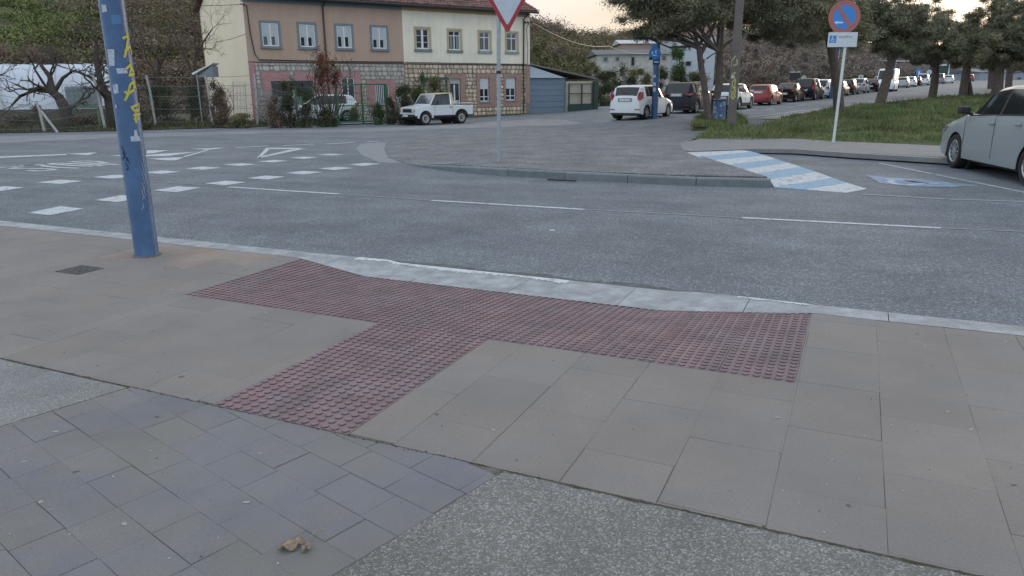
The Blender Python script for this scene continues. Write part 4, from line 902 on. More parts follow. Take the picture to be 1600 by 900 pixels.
# give way sign
yb = G(779.5, 254, .11); ys = post('yield_sign', 'red and white give way sign on a grey post on the island', 'road sign', yb, .042, 3.45, m_steel, (.012, 0))
tipz = float(at(793, 53, yb[1]-.05)[2])-yb[2]; tx = float(at(793, 53, yb[1])[0])-yb[0]; W_ = .90; Ht = W_*.866
def tri(s_, y0, y1, zc=0):      # rounded triangle pointing down, scaled about its centre
    mb = MB(); cz = tipz+Ht*2/3; pts = []
    for k_ in range(3):
        a_ = -math.pi/2+k_*math.tau/3; R_ = Ht*2/3
        for q in (-1, -.33, .33, 1):
            cxx = math.cos(a_)*(R_-.08)*s_; czz = math.sin(a_)*(R_-.08)*s_; aa = a_+q*math.pi/3; pts.append((tx+cxx+math.cos(aa)*.04*s_, y0, cz+czz+math.sin(aa)*.04*s_))
    return mb.prism(pts, (0, y1-y0, 0))
tri(1, -.055, -.045).build('red_border', flat('sign_red', (.30, .02, .035), .45), ys); tri(.70, -.0585, -.056).build('white_face', flat('sign_white', (.42, .47, .53), .4), ys)
tri(.98, -.0445, -.035).build('back_plate', m_steel, ys); MB().box((tx-.06, -.04, tipz+.05), (tx+.06, .03, tipz+.1)).build('bracket', m_steel, ys)
MB().lathe([(.05, 0), (.05, .06)], (0.02, 0, 1.83), n=12).build('clamp', m_black, ys)
# no parking sign with disabled plate
sp = G(1302, 223, .12); sg = post('parking_sign', 'round blue and red no parking sign over a white wheelchair plate on a white post', 'road sign', sp, .036, float(at(1319, 3, sp[1])[2])-sp[2], M('white_post', (.52, .56, .57), (.45, .5, .51), rough=.5), (.02, 0))
cc_ = at(1319.5, 26.5, sp[1]-.05); cx_, cz_ = cc_[0]-sp[0], cc_[2]-sp[2]; RS = 23.5/F_PX*sp[1]*1.0
def disc(r0, r1, y, a0=0, a1=math.tau, n=40): return [(cx_+r1*math.cos(a0+(a1-a0)*i/n), y, cz_+r1*math.sin(a0+(a1-a0)*i/n)) for i in range(n)]
m_sred = flat('faded_sign_red', (.34, .115, .10), .5); m_sblue = flat('sign_blue', (.045, .20, .52), .5); m_ssky = flat('sign_arrow_white', (.50, .62, .75), .5)
MB().prism(disc(0, RS, -.05), (0, .008, 0)).build('red_ring', m_sred, sg); MB().prism(disc(0, RS*.72, -.054), (0, .003, 0)).build('blue_disc', m_sblue, sg)
w_ = RS*.085; u1 = np.array([-math.sin(math.radians(38)), math.cos(math.radians(38))])
v1 = np.array([u1[1], -u1[0]]); pa = [u1*RS*.72-v1*w_, u1*RS*.72+v1*w_, -u1*RS*.74+v1*w_*1.5, -u1*RS*.74-v1*w_*1.5]
MB().prism([(cx_+q[0], -.0575, cz_+q[1]) for q in pa], (0, .003, 0)).build('diagonal_bar', m_sred, sg)
ax_, az_ = cx_-RS*.36, cz_-RS*.33
MB().prism([(ax_-RS*.26, -.0575, az_), (ax_-RS*.05, -.0575, az_+RS*.12), (ax_-RS*.08, -.0575, az_+RS*.045), (ax_+RS*.3, -.0575, az_+RS*.045), (ax_+RS*.3, -.0575, az_-RS*.045), (ax_-RS*.08, -.0575, az_-RS*.045), (ax_-RS*.05, -.0575, az_-RS*.12)], (0, .003, 0)).build('arrow', m_ssky, sg)
p0 = at(1293.5, 62, sp[1]-.05); p1 = at(1339.5, 62, sp[1]-.05); zt_, zb_ = at(1316, 50.5, sp[1]-.05)[2]-sp[2], at(1316, 73.5, sp[1]-.05)[2]-sp[2]
xl, xr_ = p0[0]-sp[0], p1[0]-sp[0]
MB().box((xl, -.055, zb_), (xr_, -.047, zt_)).build('plate', flat('plate_white', (.50, .54, .58), .4), sg, bevel=.004)
MB().box((xl+.008, -.046, zb_+.008), (xr_-.008, -.038, zt_-.008)).build('plate_rim', flat('plate_rim', (.3, .34, .4), .4), sg)
s_ = (xr_-xl)*.235; bx0 = xl+.05*(xr_-xl); bz = (zt_+zb_)/2-s_*.42
MB().box((bx0, -.0575, bz), (bx0+s_, -.0555, bz+s_)).build('wheelchair_symbol', m_sblue, sg)
wc = [p for p in sg.children if p.name.startswith('wheelchair')][0]
mb = MB(); mb.lathe([(s_*.20, 0), (s_*.26, 0), (s_*.26, .001), (s_*.20, .001)], (bx0+s_*.46, -.0588, bz+s_*.36), 'y', 18); mb.lathe([(0, 0), (s_*.07, 0), (s_*.07, .001)], (bx0+s_*.4, -.0588, bz+s_*.85), 'y', 10)
mb.box((bx0+s_*.36, -.0588, bz+s_*.4), (bx0+s_*.46, -.058, bz+s_*.78)); mb.box((bx0+s_*.4, -.0588, bz+s_*.38), (bx0+s_*.72, -.058, bz+s_*.46)); mb.box((bx0+s_*.66, -.0588, bz+s_*.16), (bx0+s_*.75, -.058, bz+s_*.46)); mb.build('wheelchair_figure', m_ssky, wc, fix=False)
def text(body, size, m, par, loc, rot, name='lettering', ext=.0008, align='CENTER', sx=1.):
    cu = bpy.data.curves.new(name, 'FONT'); cu.body = body; cu.size = size; cu.extrude = ext; cu.align_x = align; cu.align_y = 'CENTER'; tmp = bpy.data.objects.new('t', cu); COL.objects.link(tmp)
    bpy.context.view_layer.update(); me = bpy.data.meshes.new_from_object(tmp.evaluated_get(bpy.context.evaluated_depsgraph_get())); bpy.data.objects.remove(tmp)
    me.materials.clear(); me.materials.append(m); o_ = link(me, name, par, loc, rot=rot); o_.scale = (sx, 1, 1); return o_
m_ink = flat('sign_ink', (.10, .12, .14), .6)
text('EXCEPTO', (zt_-zb_)*.22, m_ink, sg, ((xl+xr_)/2+(xr_-xl)*.10, -.0565, (zt_+zb_)/2+(zt_-zb_)*.17), (math.pi/2, 0, 0))
# brown lamp post with yellow graffiti
lb = G(1142, 203, .12); lamp = thing('lamp_post', 'brown lamp post with yellow graffiti standing in the grass', 'lamp post', lb); RL = 6.6/F_PX*lb[1]
m_brownp = M('brown_paint', (.115, .098, .092), (.09, .08, .075), scale=3, rough=.6, patch=.08, pscale=5)
MB().lathe([(RL, -.1), (RL, 2.3), (RL*.80, 6.5), (RL*.5, 8)], n=24).build('shaft', m_brownp, lamp, smooth=True); MB().tube([(0, 0, 7.9), (0, -.3, 8.2), (0, -1.2, 8.3)], .05, 8).build('arm', m_brownp, lamp); MB().obox((0, -1.5, 8.3), (.14, 0, 0), (0, .35, 0), (0, 0, .07)).build('lantern', m_brownp, lamp)
t5 = lambda l: [(1040+x/4.287, y/4.287) for x, y in l]
m_yel2 = paint_mat('pale_yellow_spray', (.40, .38, .12), (.13, .12, .09), .56, 14)
spray(lamp, lb, RL*.995, [t5(l) for l in ([(432, 440), (448, 400), (470, 375)], [(452, 440), (480, 430), (478, 395)], [(440, 380), (440, 440), (425, 520)], [(430, 505), (470, 485)], [(450, 545), (470, 530), (462, 580), (445, 575), (450, 545)], [(428, 600), (425, 560)], [(440, 590), (470, 585), (448, 620), (468, 650)], [(430, 640), (455, 668), (432, 600)], [(470, 600), (455, 665)], [(455, 500), (462, 530)])], m_yel2, .035, 'graffiti_stroke')
wrap_quad(t5([(440, 505), (462, 505), (462, 525), (440, 525)]), lb, RL*.995, m_stick, 'sticker', lamp)

# ------------------------------------------------------------------ cars
WHEELS = {}
def wheel_mesh(r, w, style):
    k_ = (round(r, 3), round(w, 3), style)
    if k_ in WHEELS: return WHEELS[k_]
    ri = r*.66; t = MB().lathe([(ri, -w/2+.015), (ri+.01, -w/2), (r-.03, -w/2), (r-.006, -w/2+.025), (r, -w/4), (r, w/4), (r-.006, w/2-.025), (r-.03, w/2), (ri+.01, w/2), (ri, w/2-.015)], axis='y', n=28, close=True).mesh('tyre', m_rubber, True)
    mb = MB(); mb.lathe([(ri, w/2-.012), (ri-.018, w/2-.006), (ri-.03, w/2-.02), (ri-.035, -w/2)], axis='y', n=28)
    if style == 'steel':
        mb.lathe([(ri-.03, w/2-.035), (ri*.70, w/2-.010), (ri*.52, w/2-.02), (ri*.46, w/2-.05)], axis='y', n=24); mb.lathe([(.045, w/2-.05), (.045, w/2+.01), (0, w/2+.012)], axis='y', n=12)
    else:
        n = {'five': 5, 'ten': 10, 'seven': 7}[style]
        for i in range(n):
            for db in ((-.14, .14) if style == 'five' else (0,)):
                a = math.tau*i/n+db*.6; d = Vector((math.cos(a), 0, math.sin(a))); p_ = Vector((-math.sin(a), 0, math.cos(a))); sw = .014 if style != 'seven' else .02
                mb.obox(d*(ri*.5)+Vector((0, w/2-.025, 0)), d*(ri*.48), p_*sw, (0, .012, 0))
        mb.lathe([(.055, w/2-.05), (.055, w/2-.01), (.03, w/2-.004), (0, w/2-.004)], axis='y', n=14)
    r_ = mb.mesh('rim', flat('rim_silver', (.38, .40, .41), .35, .6) if style != 'steel' else flat('rim_grey', (.33, .33, .32), .5), True)
    bk = MB().lathe([(0, -.01), (ri-.03, -.01), (ri-.03, .01)], axis='y', n=20).mesh('brake', m_black, False)
    WHEELS[k_] = (t, r_, bk); return WHEELS[k_]
def add_wheel(t, x, y, r, w, style):
    tm, rm, bk = wheel_mesh(r, w, style); s_ = 1 if y > 0 else -1
    o = link(tm, 'wheel', t, (x, y, r), rot=(0, random.uniform(0, 1), 0 if s_ > 0 else math.pi)); link(rm, 'rim', o); link(bk, 'brake_disc', o); return o
def interp(pts, x): return float(np.interp(x, [p[0] for p in pts], [p[1] for p in pts]))
def paint(name, c, metal=.0): return M(name, c, tuple(v*.96 for v in c), scale=2, rough=.38, metal=metal, spec=.35 if max(c) > .1 else .12, coat=.35 if max(c) > .1 else .10)
def car(name, label, cat, spec, colour, loc, rz, scale=1., group=None):
    t = thing(name, label, cat, loc, rz, group); t.scale = (scale,)*3; L_, W_, sp_ = spec['L'], spec['W'], spec; hl = L_/2
    wf, wr_ = hl-spec['fo'], -hl+spec['ro']; R_ = spec['R']; top = spec['top']; belt = spec['belt']; zs = spec.get('sill', .22)
    X = set(np.round(np.linspace(-hl, hl, 47), 4)); AR = R_+.055
    for wx in (wf, wr_): X |= set(np.round(wx+AR*np.cos(np.linspace(0, math.pi, 15)), 4))
    ws, rs = spec['ws'], spec['rs']      # windscreen (x0 top, x1 bottom), rear screen (x0 bottom, x1 top)
    segs = spec['side']                   # side windows [(x0, x1), ...]
    for v in (*ws, *rs, *[q for s in segs for q in s]): X.add(round(v, 4))
    X |= {round(hl-.03, 4), round(-hl+.03, 4), round(hl-.08, 4), round(-hl+.08, 4)}
    X = sorted(X); X = [x for i, x in enumerate(X) if i == 0 or x-X[i-1] > 1e-3]
    def section(x):
        e = abs(x)/hl; pl_ = 1-.10*e**8-.03*e**3; w = W_/2*pl_
        zb = zs
        for wx in (wf, wr_):
            if abs(x-wx) < AR: zb = max(zb, R_+math.sqrt(max(0, AR*AR-(x-wx)**2))-.02)
        if x > hl-.12 or x < -hl+.12: zb = zs+.05
        zt, zl = interp(top, x), interp(belt, x); zl = min(zl, zt-.02); c_ = min(1, max(0, (zt-zl-.06)/.34)); wt = W_/2*spec.get('tumble', .76)
        zb = min(zb, zl-.12)
        hi = zl-zb
        pts = [(w-.10, zs if zb > zs+.08 else zs-.0), (w-.02, zb), (w, zb+hi*.22), (w-.004, zb+hi*.55), (w-.018, zb+hi*.85), (w-.045, zl)]
        pts[0] = (w-.10, zb-.0)
        wa, we = w-.065, wt+.0
        # glass/roof or bonnet rows
        z5 = zl+.012
        rows = []
        for f, g in ((0, 0), (.5, .52), (1, .93)):
            wc_ = wa+(we-wa)*f; zc_ = z5+(zt-.035-z5)*g
            wh = wa*(1-.06-.10*f); zh = zl+(zt-zl)*(.25+.35*f)
            rows.append((wh+(wc_-wh)*c_, zh+(zc_-zh)*c_))
        rows.append(((wa*.72)+((wt-.075)-(wa*.72))*c_, (zl+(zt-zl)*.8)+((zt-.012)-(zl+(zt-zl)*.8))*c_))
        rows.append(((wa*.4)+((wt*.5)-(wa*.4))*c_, zt-.003)); rows.append((0, zt)); return pts+rows, c_
    SEC = [section(x) for x in X]; n = len(SEC[0][0]); cats = {}
    for i in range(len(X)-1):
        xm = (X[i]+X[i+1])/2; cm_ = (SEC[i][1]+SEC[i+1][1])/2
        for j in range(n-1):
            key = 'body'
            if j in (6, 7) and cm_ > .6 and segs[0][0] < xm < segs[-1][1]: key = 'pillar%d' % sum(xm > s[1] for s in segs)
            if j <= 0: key = 'sill_trim'
            if j == 1 and spec.get('clad'): key = 'sill_trim'
            if j in (6, 7) and cm_ > .12:
                for k_, s in enumerate(segs):
                    if s[0] < xm < s[1]: key = f'side_window{k_}'
            if j >= 8 or (j in (6, 7) and cm_ <= .0):
                if ws[0] < xm < ws[1] and j >= 9: key = 'windscreen'
                if rs[0] < xm < rs[1] and j >= 9: key = 'rear_window'
            for s in (-1, 1):
                kk = key+('L' if s > 0 else 'R') if 'side' in key or 'pillar' in key else key
                mb = cats.setdefault(kk, MB()); off = 0
                q = [(X[i], *SEC[i][0][j]), (X[i+1], *SEC[i+1][0][j]), (X[i+1], *SEC[i+1][0][j+1]), (X[i], *SEC[i][0][j+1])]
                q = [(a, b*s, c) for a, b, c in q]; mb.quad(*(q if s < 0 else q[::-1]))
    for e in (0, -1):
        pts = SEC[e][0]; poly = [(X[e], y, z) for y, z in pts]+[(X[e], -y, z) for y, z in pts[-2::-1]]; cats['body'].quad(*(poly if e == 0 else poly[::-1]))
    for key, mb in cats.items():
        me = bpy.data.meshes.new(key); me.from_pydata(mb.v, [], mb.f); bm = bmesh.new(); bm.from_mesh(me); bmesh.ops.remove_doubles(bm, verts=bm.verts, dist=1e-4); bmesh.ops.recalc_face_normals(bm, faces=bm.faces); bm.to_mesh(me); bm.free()
        me.polygons.foreach_set('use_smooth', [True]*len(me.polygons)); me.set_sharp_from_angle(angle=math.radians(35))
        m = colour if key == 'body' else (m_black if key[:4] in ('sill', 'pill') else m_glass2); nm = 'body' if key == 'body' else key.rstrip('LR0123456789')
        me.materials.append(m); link(me, nm, t)
    bodyo = [c for c in t.children if c.name.startswith('body')][0]
    ub = MB().box((-hl+.15, -W_/2+.16, .16), (hl-.15, W_/2-.16, max(.5, R_*1.6))); ub.build('underbody', m_black, t)
    for wx in (wf, wr_):
        for s in (-1, 1):
            add_wheel(t, wx, s*(W_/2-.125), R_, .21, spec.get('rim', 'five'))
            MB().lathe([(AR+.0, -.13), (AR+.01, .0), (0, .0)], (wx, s*(W_/2-.20), R_), 'y', 20).build('wheel_arch', m_black, t)
    if spec.get('clad'):
        for wx in (wf, wr_):
            for s in (-1, 1):
                mb = MB()
                for k_ in range(13):
                    a = math.pi*k_/12
                    for r__ in (AR-.01, AR+.06):
                        mb.v.append((wx+r__*math.cos(a), s*(W_/2-.012+.01), R_+r__*math.sin(a)-.01))
                mb.f = [(2*k_, 2*k_+1, 2*k_+3, 2*k_+2) for k_ in range(12)]; mb.build('arch_trim', m_black, t, fix=False)
    # lamps, plates, mirrors, handles, gaps
    tz = spec.get('tail', (.72, .98)); tw = spec.get('tailw', .22); xr0 = -hl; we_ = W_/2*.87
    m_tail = flat('tail_lamp_red', (.24, .006, .006), .3, spec=.4, coat=.2); m_head = flat('headlamp_glass', (.55, .58, .6), .15, spec=.7, coat=.8)
    for s in (-1, 1):
        mb = MB(); y1 = s*(we_+.012); y0 = s*(we_-tw)
        pts = [(xr0-.018, y0, tz[0]+.04), (xr0-.012, y1, tz[0]), (xr0+.20, s*(W_/2-.018), tz[0]+.1), (xr0+.24, s*(W_/2-.045), tz[1]-.02), (xr0+.06, y1-s*.03, tz[1]), (xr0-.01, y0+s*.06, tz[1]-.02)]
        c = Vector((xr0+.14, s*(we_-.2), (tz[0]+tz[1])/2)); k0 = len(mb.v); mb.v += pts+[tuple(c)]; mb.f += [(0, 1, 4, 5), (1, 2, 3, 4)]+[(j, (j+1) % 6, 6) for j in range(6)]; mb.build('tail_light', m_tail, t)
        hz = spec.get('head', (.60, .76)); mb = MB(); pts = [(hl+.012, s*(we_-.38), hz[0]+.02), (hl-.01, s*(we_+.0), hz[0]), (hl-.32, s*(W_/2-.0), hz[0]+.08), (hl-.40, s*(W_/2-.03), hz[1]), (hl-.14, s*(we_-.1), hz[1]+.01), (hl-.02, s*(we_-.36), hz[1]-.04)]
        mb.v += pts+[(hl-.2, s*(we_-.25), (hz[0]+hz[1])/2-.05)]; mb.f += [(0, 1, 4, 5), (1, 2, 3, 4)]+[(j, (j+1) % 6, 6) for j in range(6)]; mb.build('headlight', m_head, t)
        xm_ = ws[1]-.32; mz = interp(belt, xm_)+.07; mo = MB().obox((xm_, s*(W_/2+.085), mz+.03), (.06, .0, 0), (0, .095, 0), (0, 0, .065)).build('mirror', colour if not spec.get('dark_mirror') else m_black, t, bevel=.03)
        MB().obox((xm_+.01, s*(W_/2-.01), mz-.03), (.03, 0, 0), (0, .06, .02), (0, 0, .02)).build('mirror_arm', m_black, mo)
        for hx in spec.get('handles', ()):
            hzz = interp(belt, hx)-.13; MB().obox((hx, s*(W_/2+.006), hzz), (.09, 0, 0), (0, .014, 0), (0, 0, .014)).build('door_handle', colour, t, bevel=.008)
        for gx_ in spec.get('gaps', ()):
            mb = MB(); pts = []
            for f in np.linspace(0, 1, 9):
                zb_ = zs+.1; zz = zb_+(interp(belt, gx_)-zb_)*f; e = abs(gx_)/hl; w = W_/2*(1-.10*e**8-.03*e**3); pts.append((gx_+.0, s*(w+.0015-(0.02 if f > .9 else 0)-.004*abs(f-.4)), zz))
            MB().tube(pts, .0035, 4).build('door_gap', m_black, t)
        if spec.get('belt_trim'):
            x0_, x1_ = segs[0][0]-.05, segs[-1][1]; MB().tube([(x, s*(W_/2*(1-.03*(abs(x)/hl)**3)-.045), interp(belt, x)+.006) for x in np.linspace(x0_, x1_, 12)], .010, 5).build('belt_trim', m_black, t)
    pz = spec.get('plate', .82); MB().box((-hl-.022, -.26, pz-.055), (-hl-.008, .26, pz+.055)).build('number_plate', flat('number_plate', (.55, .56, .54), .5), t, bevel=.004)
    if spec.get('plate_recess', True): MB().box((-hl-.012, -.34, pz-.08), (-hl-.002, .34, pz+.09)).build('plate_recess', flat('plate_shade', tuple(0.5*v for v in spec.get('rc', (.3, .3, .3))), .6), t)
    MB().box((hl+.004, -.26, .42), (hl+.016, .26, .53)).build('number_plate', MATS['number_plate'], t); MB().box((hl-.03, -.5, .33), (hl+.006, .5, .40)).build('lower_grille', m_black, t); MB().box((hl-.02, -.36, .56), (hl+.006, .36, .68)).build('grille', m_black, t)
    MB().box((-hl-.006, -W_/2*.8, zs-.02), (-hl+.1, W_/2*.8, zs+.07)).build('rear_valance', m_black, t)
    for s in (-1, 1): MB().box((-hl-.012, s*.62-.12, .42), (-hl-.002, s*.62+.12, .46)).build('reflector', m_tail, t)
    MB().tube([(rs[1]+.12, 0, interp(top, rs[1]+.12)), (rs[1]+.02, 0, interp(top, rs[1]+.12)+.14)], .006, 5).build('aerial', m_black, t)
    if spec.get('rails'):
        for s in (-1, 1): MB().tube([(x, s*(W_/2*spec.get('tumble', .76)-.02), interp(top, x)+.02) for x in np.linspace(rs[1]+.1, ws[0]-.1, 8)], .016, 6).build('roof_rail', m_steel, t)
    xw = (rs[0]+rs[1])/2; MB().tube([(rs[0]+.02, 0, interp(top, rs[0]+.02)+.02), (xw, .28, interp(top, xw)+.02)], .010, 5).build('wiper', m_black, t)
    return t
def hatch(L, Wd, Ht, R_=.31, rim='five', hood=.86, tailx=.30, ws_len=.95, clad=False, rails=False, belt0=.88, belt1=.96, fo=.80, ro=.68, sedan=False, **k_):
    hl = L/2; fh = hl-.95*(L/4.1)
    if sedan: top = [(-hl, .92), (-hl+.08, 1.0), (-hl+.55, 1.06), (-hl+1.15, Ht-.06), (-hl+1.7, Ht)]; rs = (-hl+.55, -hl+1.12)
    else: top = [(-hl, .86), (-hl+.04, .98), (-hl+.10, 1.06), (-hl+tailx, Ht-.10), (-hl+tailx+.12, Ht-.05), (-hl+tailx+.5, Ht-.01)]; rs = (-hl+.10, -hl+tailx)
    top += [(-.15, Ht), (.25, Ht-.04), (fh-.05-ws_len+.35, Ht-.12), (fh-.1, hood+.10), (fh+.0, hood+.06), (hl-.35, hood-.08), (hl-.10, hood-.18), (hl, hood-.34)]
    xt = fh-.05-ws_len+.2
    belt = [(-hl, .80), (-hl+.3, belt1), (0, (belt0+belt1)/2), (fh-.1, belt0), (hl-.1, hood-.22), (hl, hood-.36)]
    sx0 = (-hl+tailx+.35) if not sedan else (-hl+1.0); sx1 = fh-.30; n1 = sx0+(sx1-sx0)*.16; n2 = sx0+(sx1-sx0)*.54
    d = dict(L=L, W=Wd, R=R_, top=top, belt=belt, ws=(xt, fh-.03), rs=rs, side=[(sx0, n1-.03), (n1+.03, n2-.03), (n2+.03, sx1)], fo=fo, ro=ro, rim=rim, clad=clad, rails=rails, handles=(n1+.14, n2+.12), gaps=(n2, sx1+.04, sx0+.18), belt_trim=True)
    d.update(k_); return d
HDG = math.radians(90-33)      # heading of the street (angle from +x)
def place(px, D): p = at(px, 150, D*math.cos(math.atan((px-800)/F_PX))); p = at(px, 150, D); return (p[0], p[1], float(H(p[0], p[1])))
pw_white = paint('white_car_paint', (.56, .60, .62)); pw_navy = paint('dark_blue_grey_paint', (.011, .016, .025)); pw_red = paint('red_car_paint', (.22, .013, .018)); pw_black = paint('black_car_paint', (.005, .005, .006)); pw_dk = paint('dark_navy_paint', (.006, .009, .018))
pw_silver = paint('silver_car_paint', (.28, .31, .32), .25); pw_wht2 = paint('ice_white_paint', (.50, .56, .60)); pw_choc = paint('maroon_car_paint', (.05, .022, .022)); pw_grey = paint('grey_car_paint', (.16, .17, .18))
GRP = 'cars parked along the street'
def street_car(px_near, D, spec, colour, name, label, cat='car', dz=0, hd=0., sc=1.):
    # px_near: photo column of the near rear wheel; the car heads away along the street
    c_, s_ = math.cos(HDG+hd), math.sin(HDG+hd); p = np.array(at(px_near, 150, D)[:2]); off = np.array([c_, s_])*(spec['L']/2-spec['ro'])*sc+np.array([-s_, c_])*(spec['W']/2)*sc
    q = p+off; return car(name, label, cat, spec, colour, (q[0], q[1], float(H(q[0], q[1]))+dz), HDG+hd, sc, GRP)
note = hatch(4.1, 1.70, 1.53, .31, 'seven', hood=.90, belt0=.90, belt1=1.03, tail=(.84, 1.22), tailw=.10, plate=.86, rc=(.5, .5, .5), dark_mirror=True)
street_car(1013, 35.6, note, pw_white, 'hatchback', 'white hatchback parked at the near end of the row, behind the blue sign pole', sc=1.02)
suv = hatch(4.45, 1.86, 1.66, .36, 'five', hood=1.02, belt0=1.02, belt1=1.12, clad=True, rails=True, tail=(.95, 1.08), tailw=.35, plate=.98, fo=.85, ro=.85, tailx=.34)
street_car(1091, 41.5, suv, pw_navy, 'suv', 'dark blue SUV with a pale roof line behind the white hatchback', 'SUV')
cross = hatch(4.2, 1.78, 1.58, .34, 'five', hood=.98, belt0=.98, belt1=1.08, clad=True, tail=(.9, 1.06), tailw=.3, plate=.7, fo=.85, ro=.75)
street_car(1157, 47.2, cross, pw_wht2, 'crossover', 'white crossover parked behind the brown lamp post', 'car')
red = hatch(4.0, 1.68, 1.42, .30, 'five', hood=.86, belt0=.87, belt1=.95, tail=(.8, 1.0), tailw=.16, plate=.88, rc=(.3, .02, .02))
street_car(1207, 53.4, red, pw_red, 'hatchback', 'red hatchback in the row of parked cars')
blk = hatch(4.4, 1.76, 1.44, .31, 'five', sedan=True, tail=(.78, .95), plate=.62)
street_car(1245, 59, blk, pw_black, 'saloon_car', 'black saloon car just beyond the red hatchback')
mpv = hatch(4.5, 1.8, 1.74, .32, 'five', hood=1.0, belt0=1.0, belt1=1.04, tail=(.85, 1.35), tailw=.12, ws_len=1.25)
street_car(1275, 62.5, mpv, pw_dk, 'people_carrier', 'tall dark navy people carrier left of the second blue pole')
far_ = [(1297, 67, hatch(4.2, 1.75, 1.62), pw_white, 'white car with a bright roof half hidden behind the blue pole'), (1318, 72, blk, pw_choc, 'maroon saloon car behind the white sign post'),
        (1335, 77, hatch(4.2, 1.76, 1.5), pw_black, 'black hatchback just right of the white sign post'), (1352, 82.5, hatch(4.3, 1.78, 1.56), pw_silver, 'silver hatchback with a glinting roof left of the leaning pine trunk'),
        (1372, 88, blk, pw_black, 'black saloon car left of the leaning pine trunk'), (1386, 94, hatch(4.2, 1.8, 1.68), pw_silver, 'silver tall car half behind the leaning pine trunk'),
        (1417, 108, hatch(4.0, 1.75, 1.5), pw_silver, 'small silver car right of the white van'), (1428, 115, hatch(4.0, 1.75, 1.5), pw_white, 'small white car second after the white van'), (1436, 122, blk, pw_black, 'small black car third after the white van')]
for px_, D_, sp_, co_, lb_ in far_: street_car(px_, D_, sp_, co_, 'parked_car', lb_)
van = hatch(5.4, 2.0, 2.55, .34, 'steel', hood=1.15, tailx=.10, ws_len=1.0, belt0=1.15, belt1=1.2, fo=.9, ro=1.1, tumble=.86)
van['side'] = [(1.1, 1.75)]; van['top'] = [(-2.7, 2.3), (-2.66, 2.45), (-2.5, 2.52), (0, 2.55), (1.1, 2.5), (1.35, 2.35), (2.05, 1.35), (2.2, 1.25), (2.6, 1.05), (2.7, .8)]; van['ws'] = (1.35, 2.05); van['rs'] = (-2.69, -2.67); van['handles'] = (); van['belt_trim'] = False
vt = street_car(1396, 88, van, pw_white, 'van', 'tall white van with its front towards the camera beyond the leaning pine', 'van')
vt.rotation_euler.z += math.pi
for px_, D_, co_, lb_ in ((1448, 128, pw_white, 'boxy white van at the far end of the street'), (1472, 140, pw_grey, 'dark van with a white roof left of the far pine trunk')):
    street_car(px_, D_, hatch(4.4, 1.85, 1.85, hood=1.05, belt0=1.05, belt1=1.1), co_, 'small_van', lb_, 'van')
street_car(1486, 146, hatch(4.1, 1.75, 1.5), pw_white, 'parked_car', 'small white car seen between the far pine trunks')
street_car(1518, 168, hatch(4.1, 1.75, 1.5), pw_red, 'parked_car', 'dark red car far off between the right pine trunks')
# silver car on the right
toy = hatch(4.28, 1.76, 1.50, .315, 'ten', hood=.95, belt0=.96, belt1=1.06, tail=(.8, 1.1), fo=.86, ro=.70, dark_mirror=True)
wfp = G(1492, 262.5)[:2]; wrp = np.array([8.62, 12.32]); dv = wfp-wrp; hd_ = math.atan2(dv[1], dv[0])
lat = np.array([-math.sin(hd_), math.cos(hd_)]); cen = wfp-np.array([math.cos(hd_), math.sin(hd_)])*(4.28/2-.86)*1.08-lat*(-1)*0
side_ = -1 if (lat@(np.array([0, 0])-wfp)) > 0 else 1
cen = cen+lat*side_*(1.76/2-.02)
car('hatchback', 'silver hatchback cut off by the right edge, parked in the bay', 'car', toy, pw_silver, (cen[0], cen[1], 0), hd_, 1.09)
# white car in the yard behind the shrubs
yc = FW(-14.9, -2.4); car('hatchback', 'white hatchback parked in the yard behind the rust-leaved shrub', 'car', hatch(3.9, 1.66, 1.42, .29, hood=.86), pw_white, (yc[0], yc[1], .05), FRZ+math.pi-.25, .95)

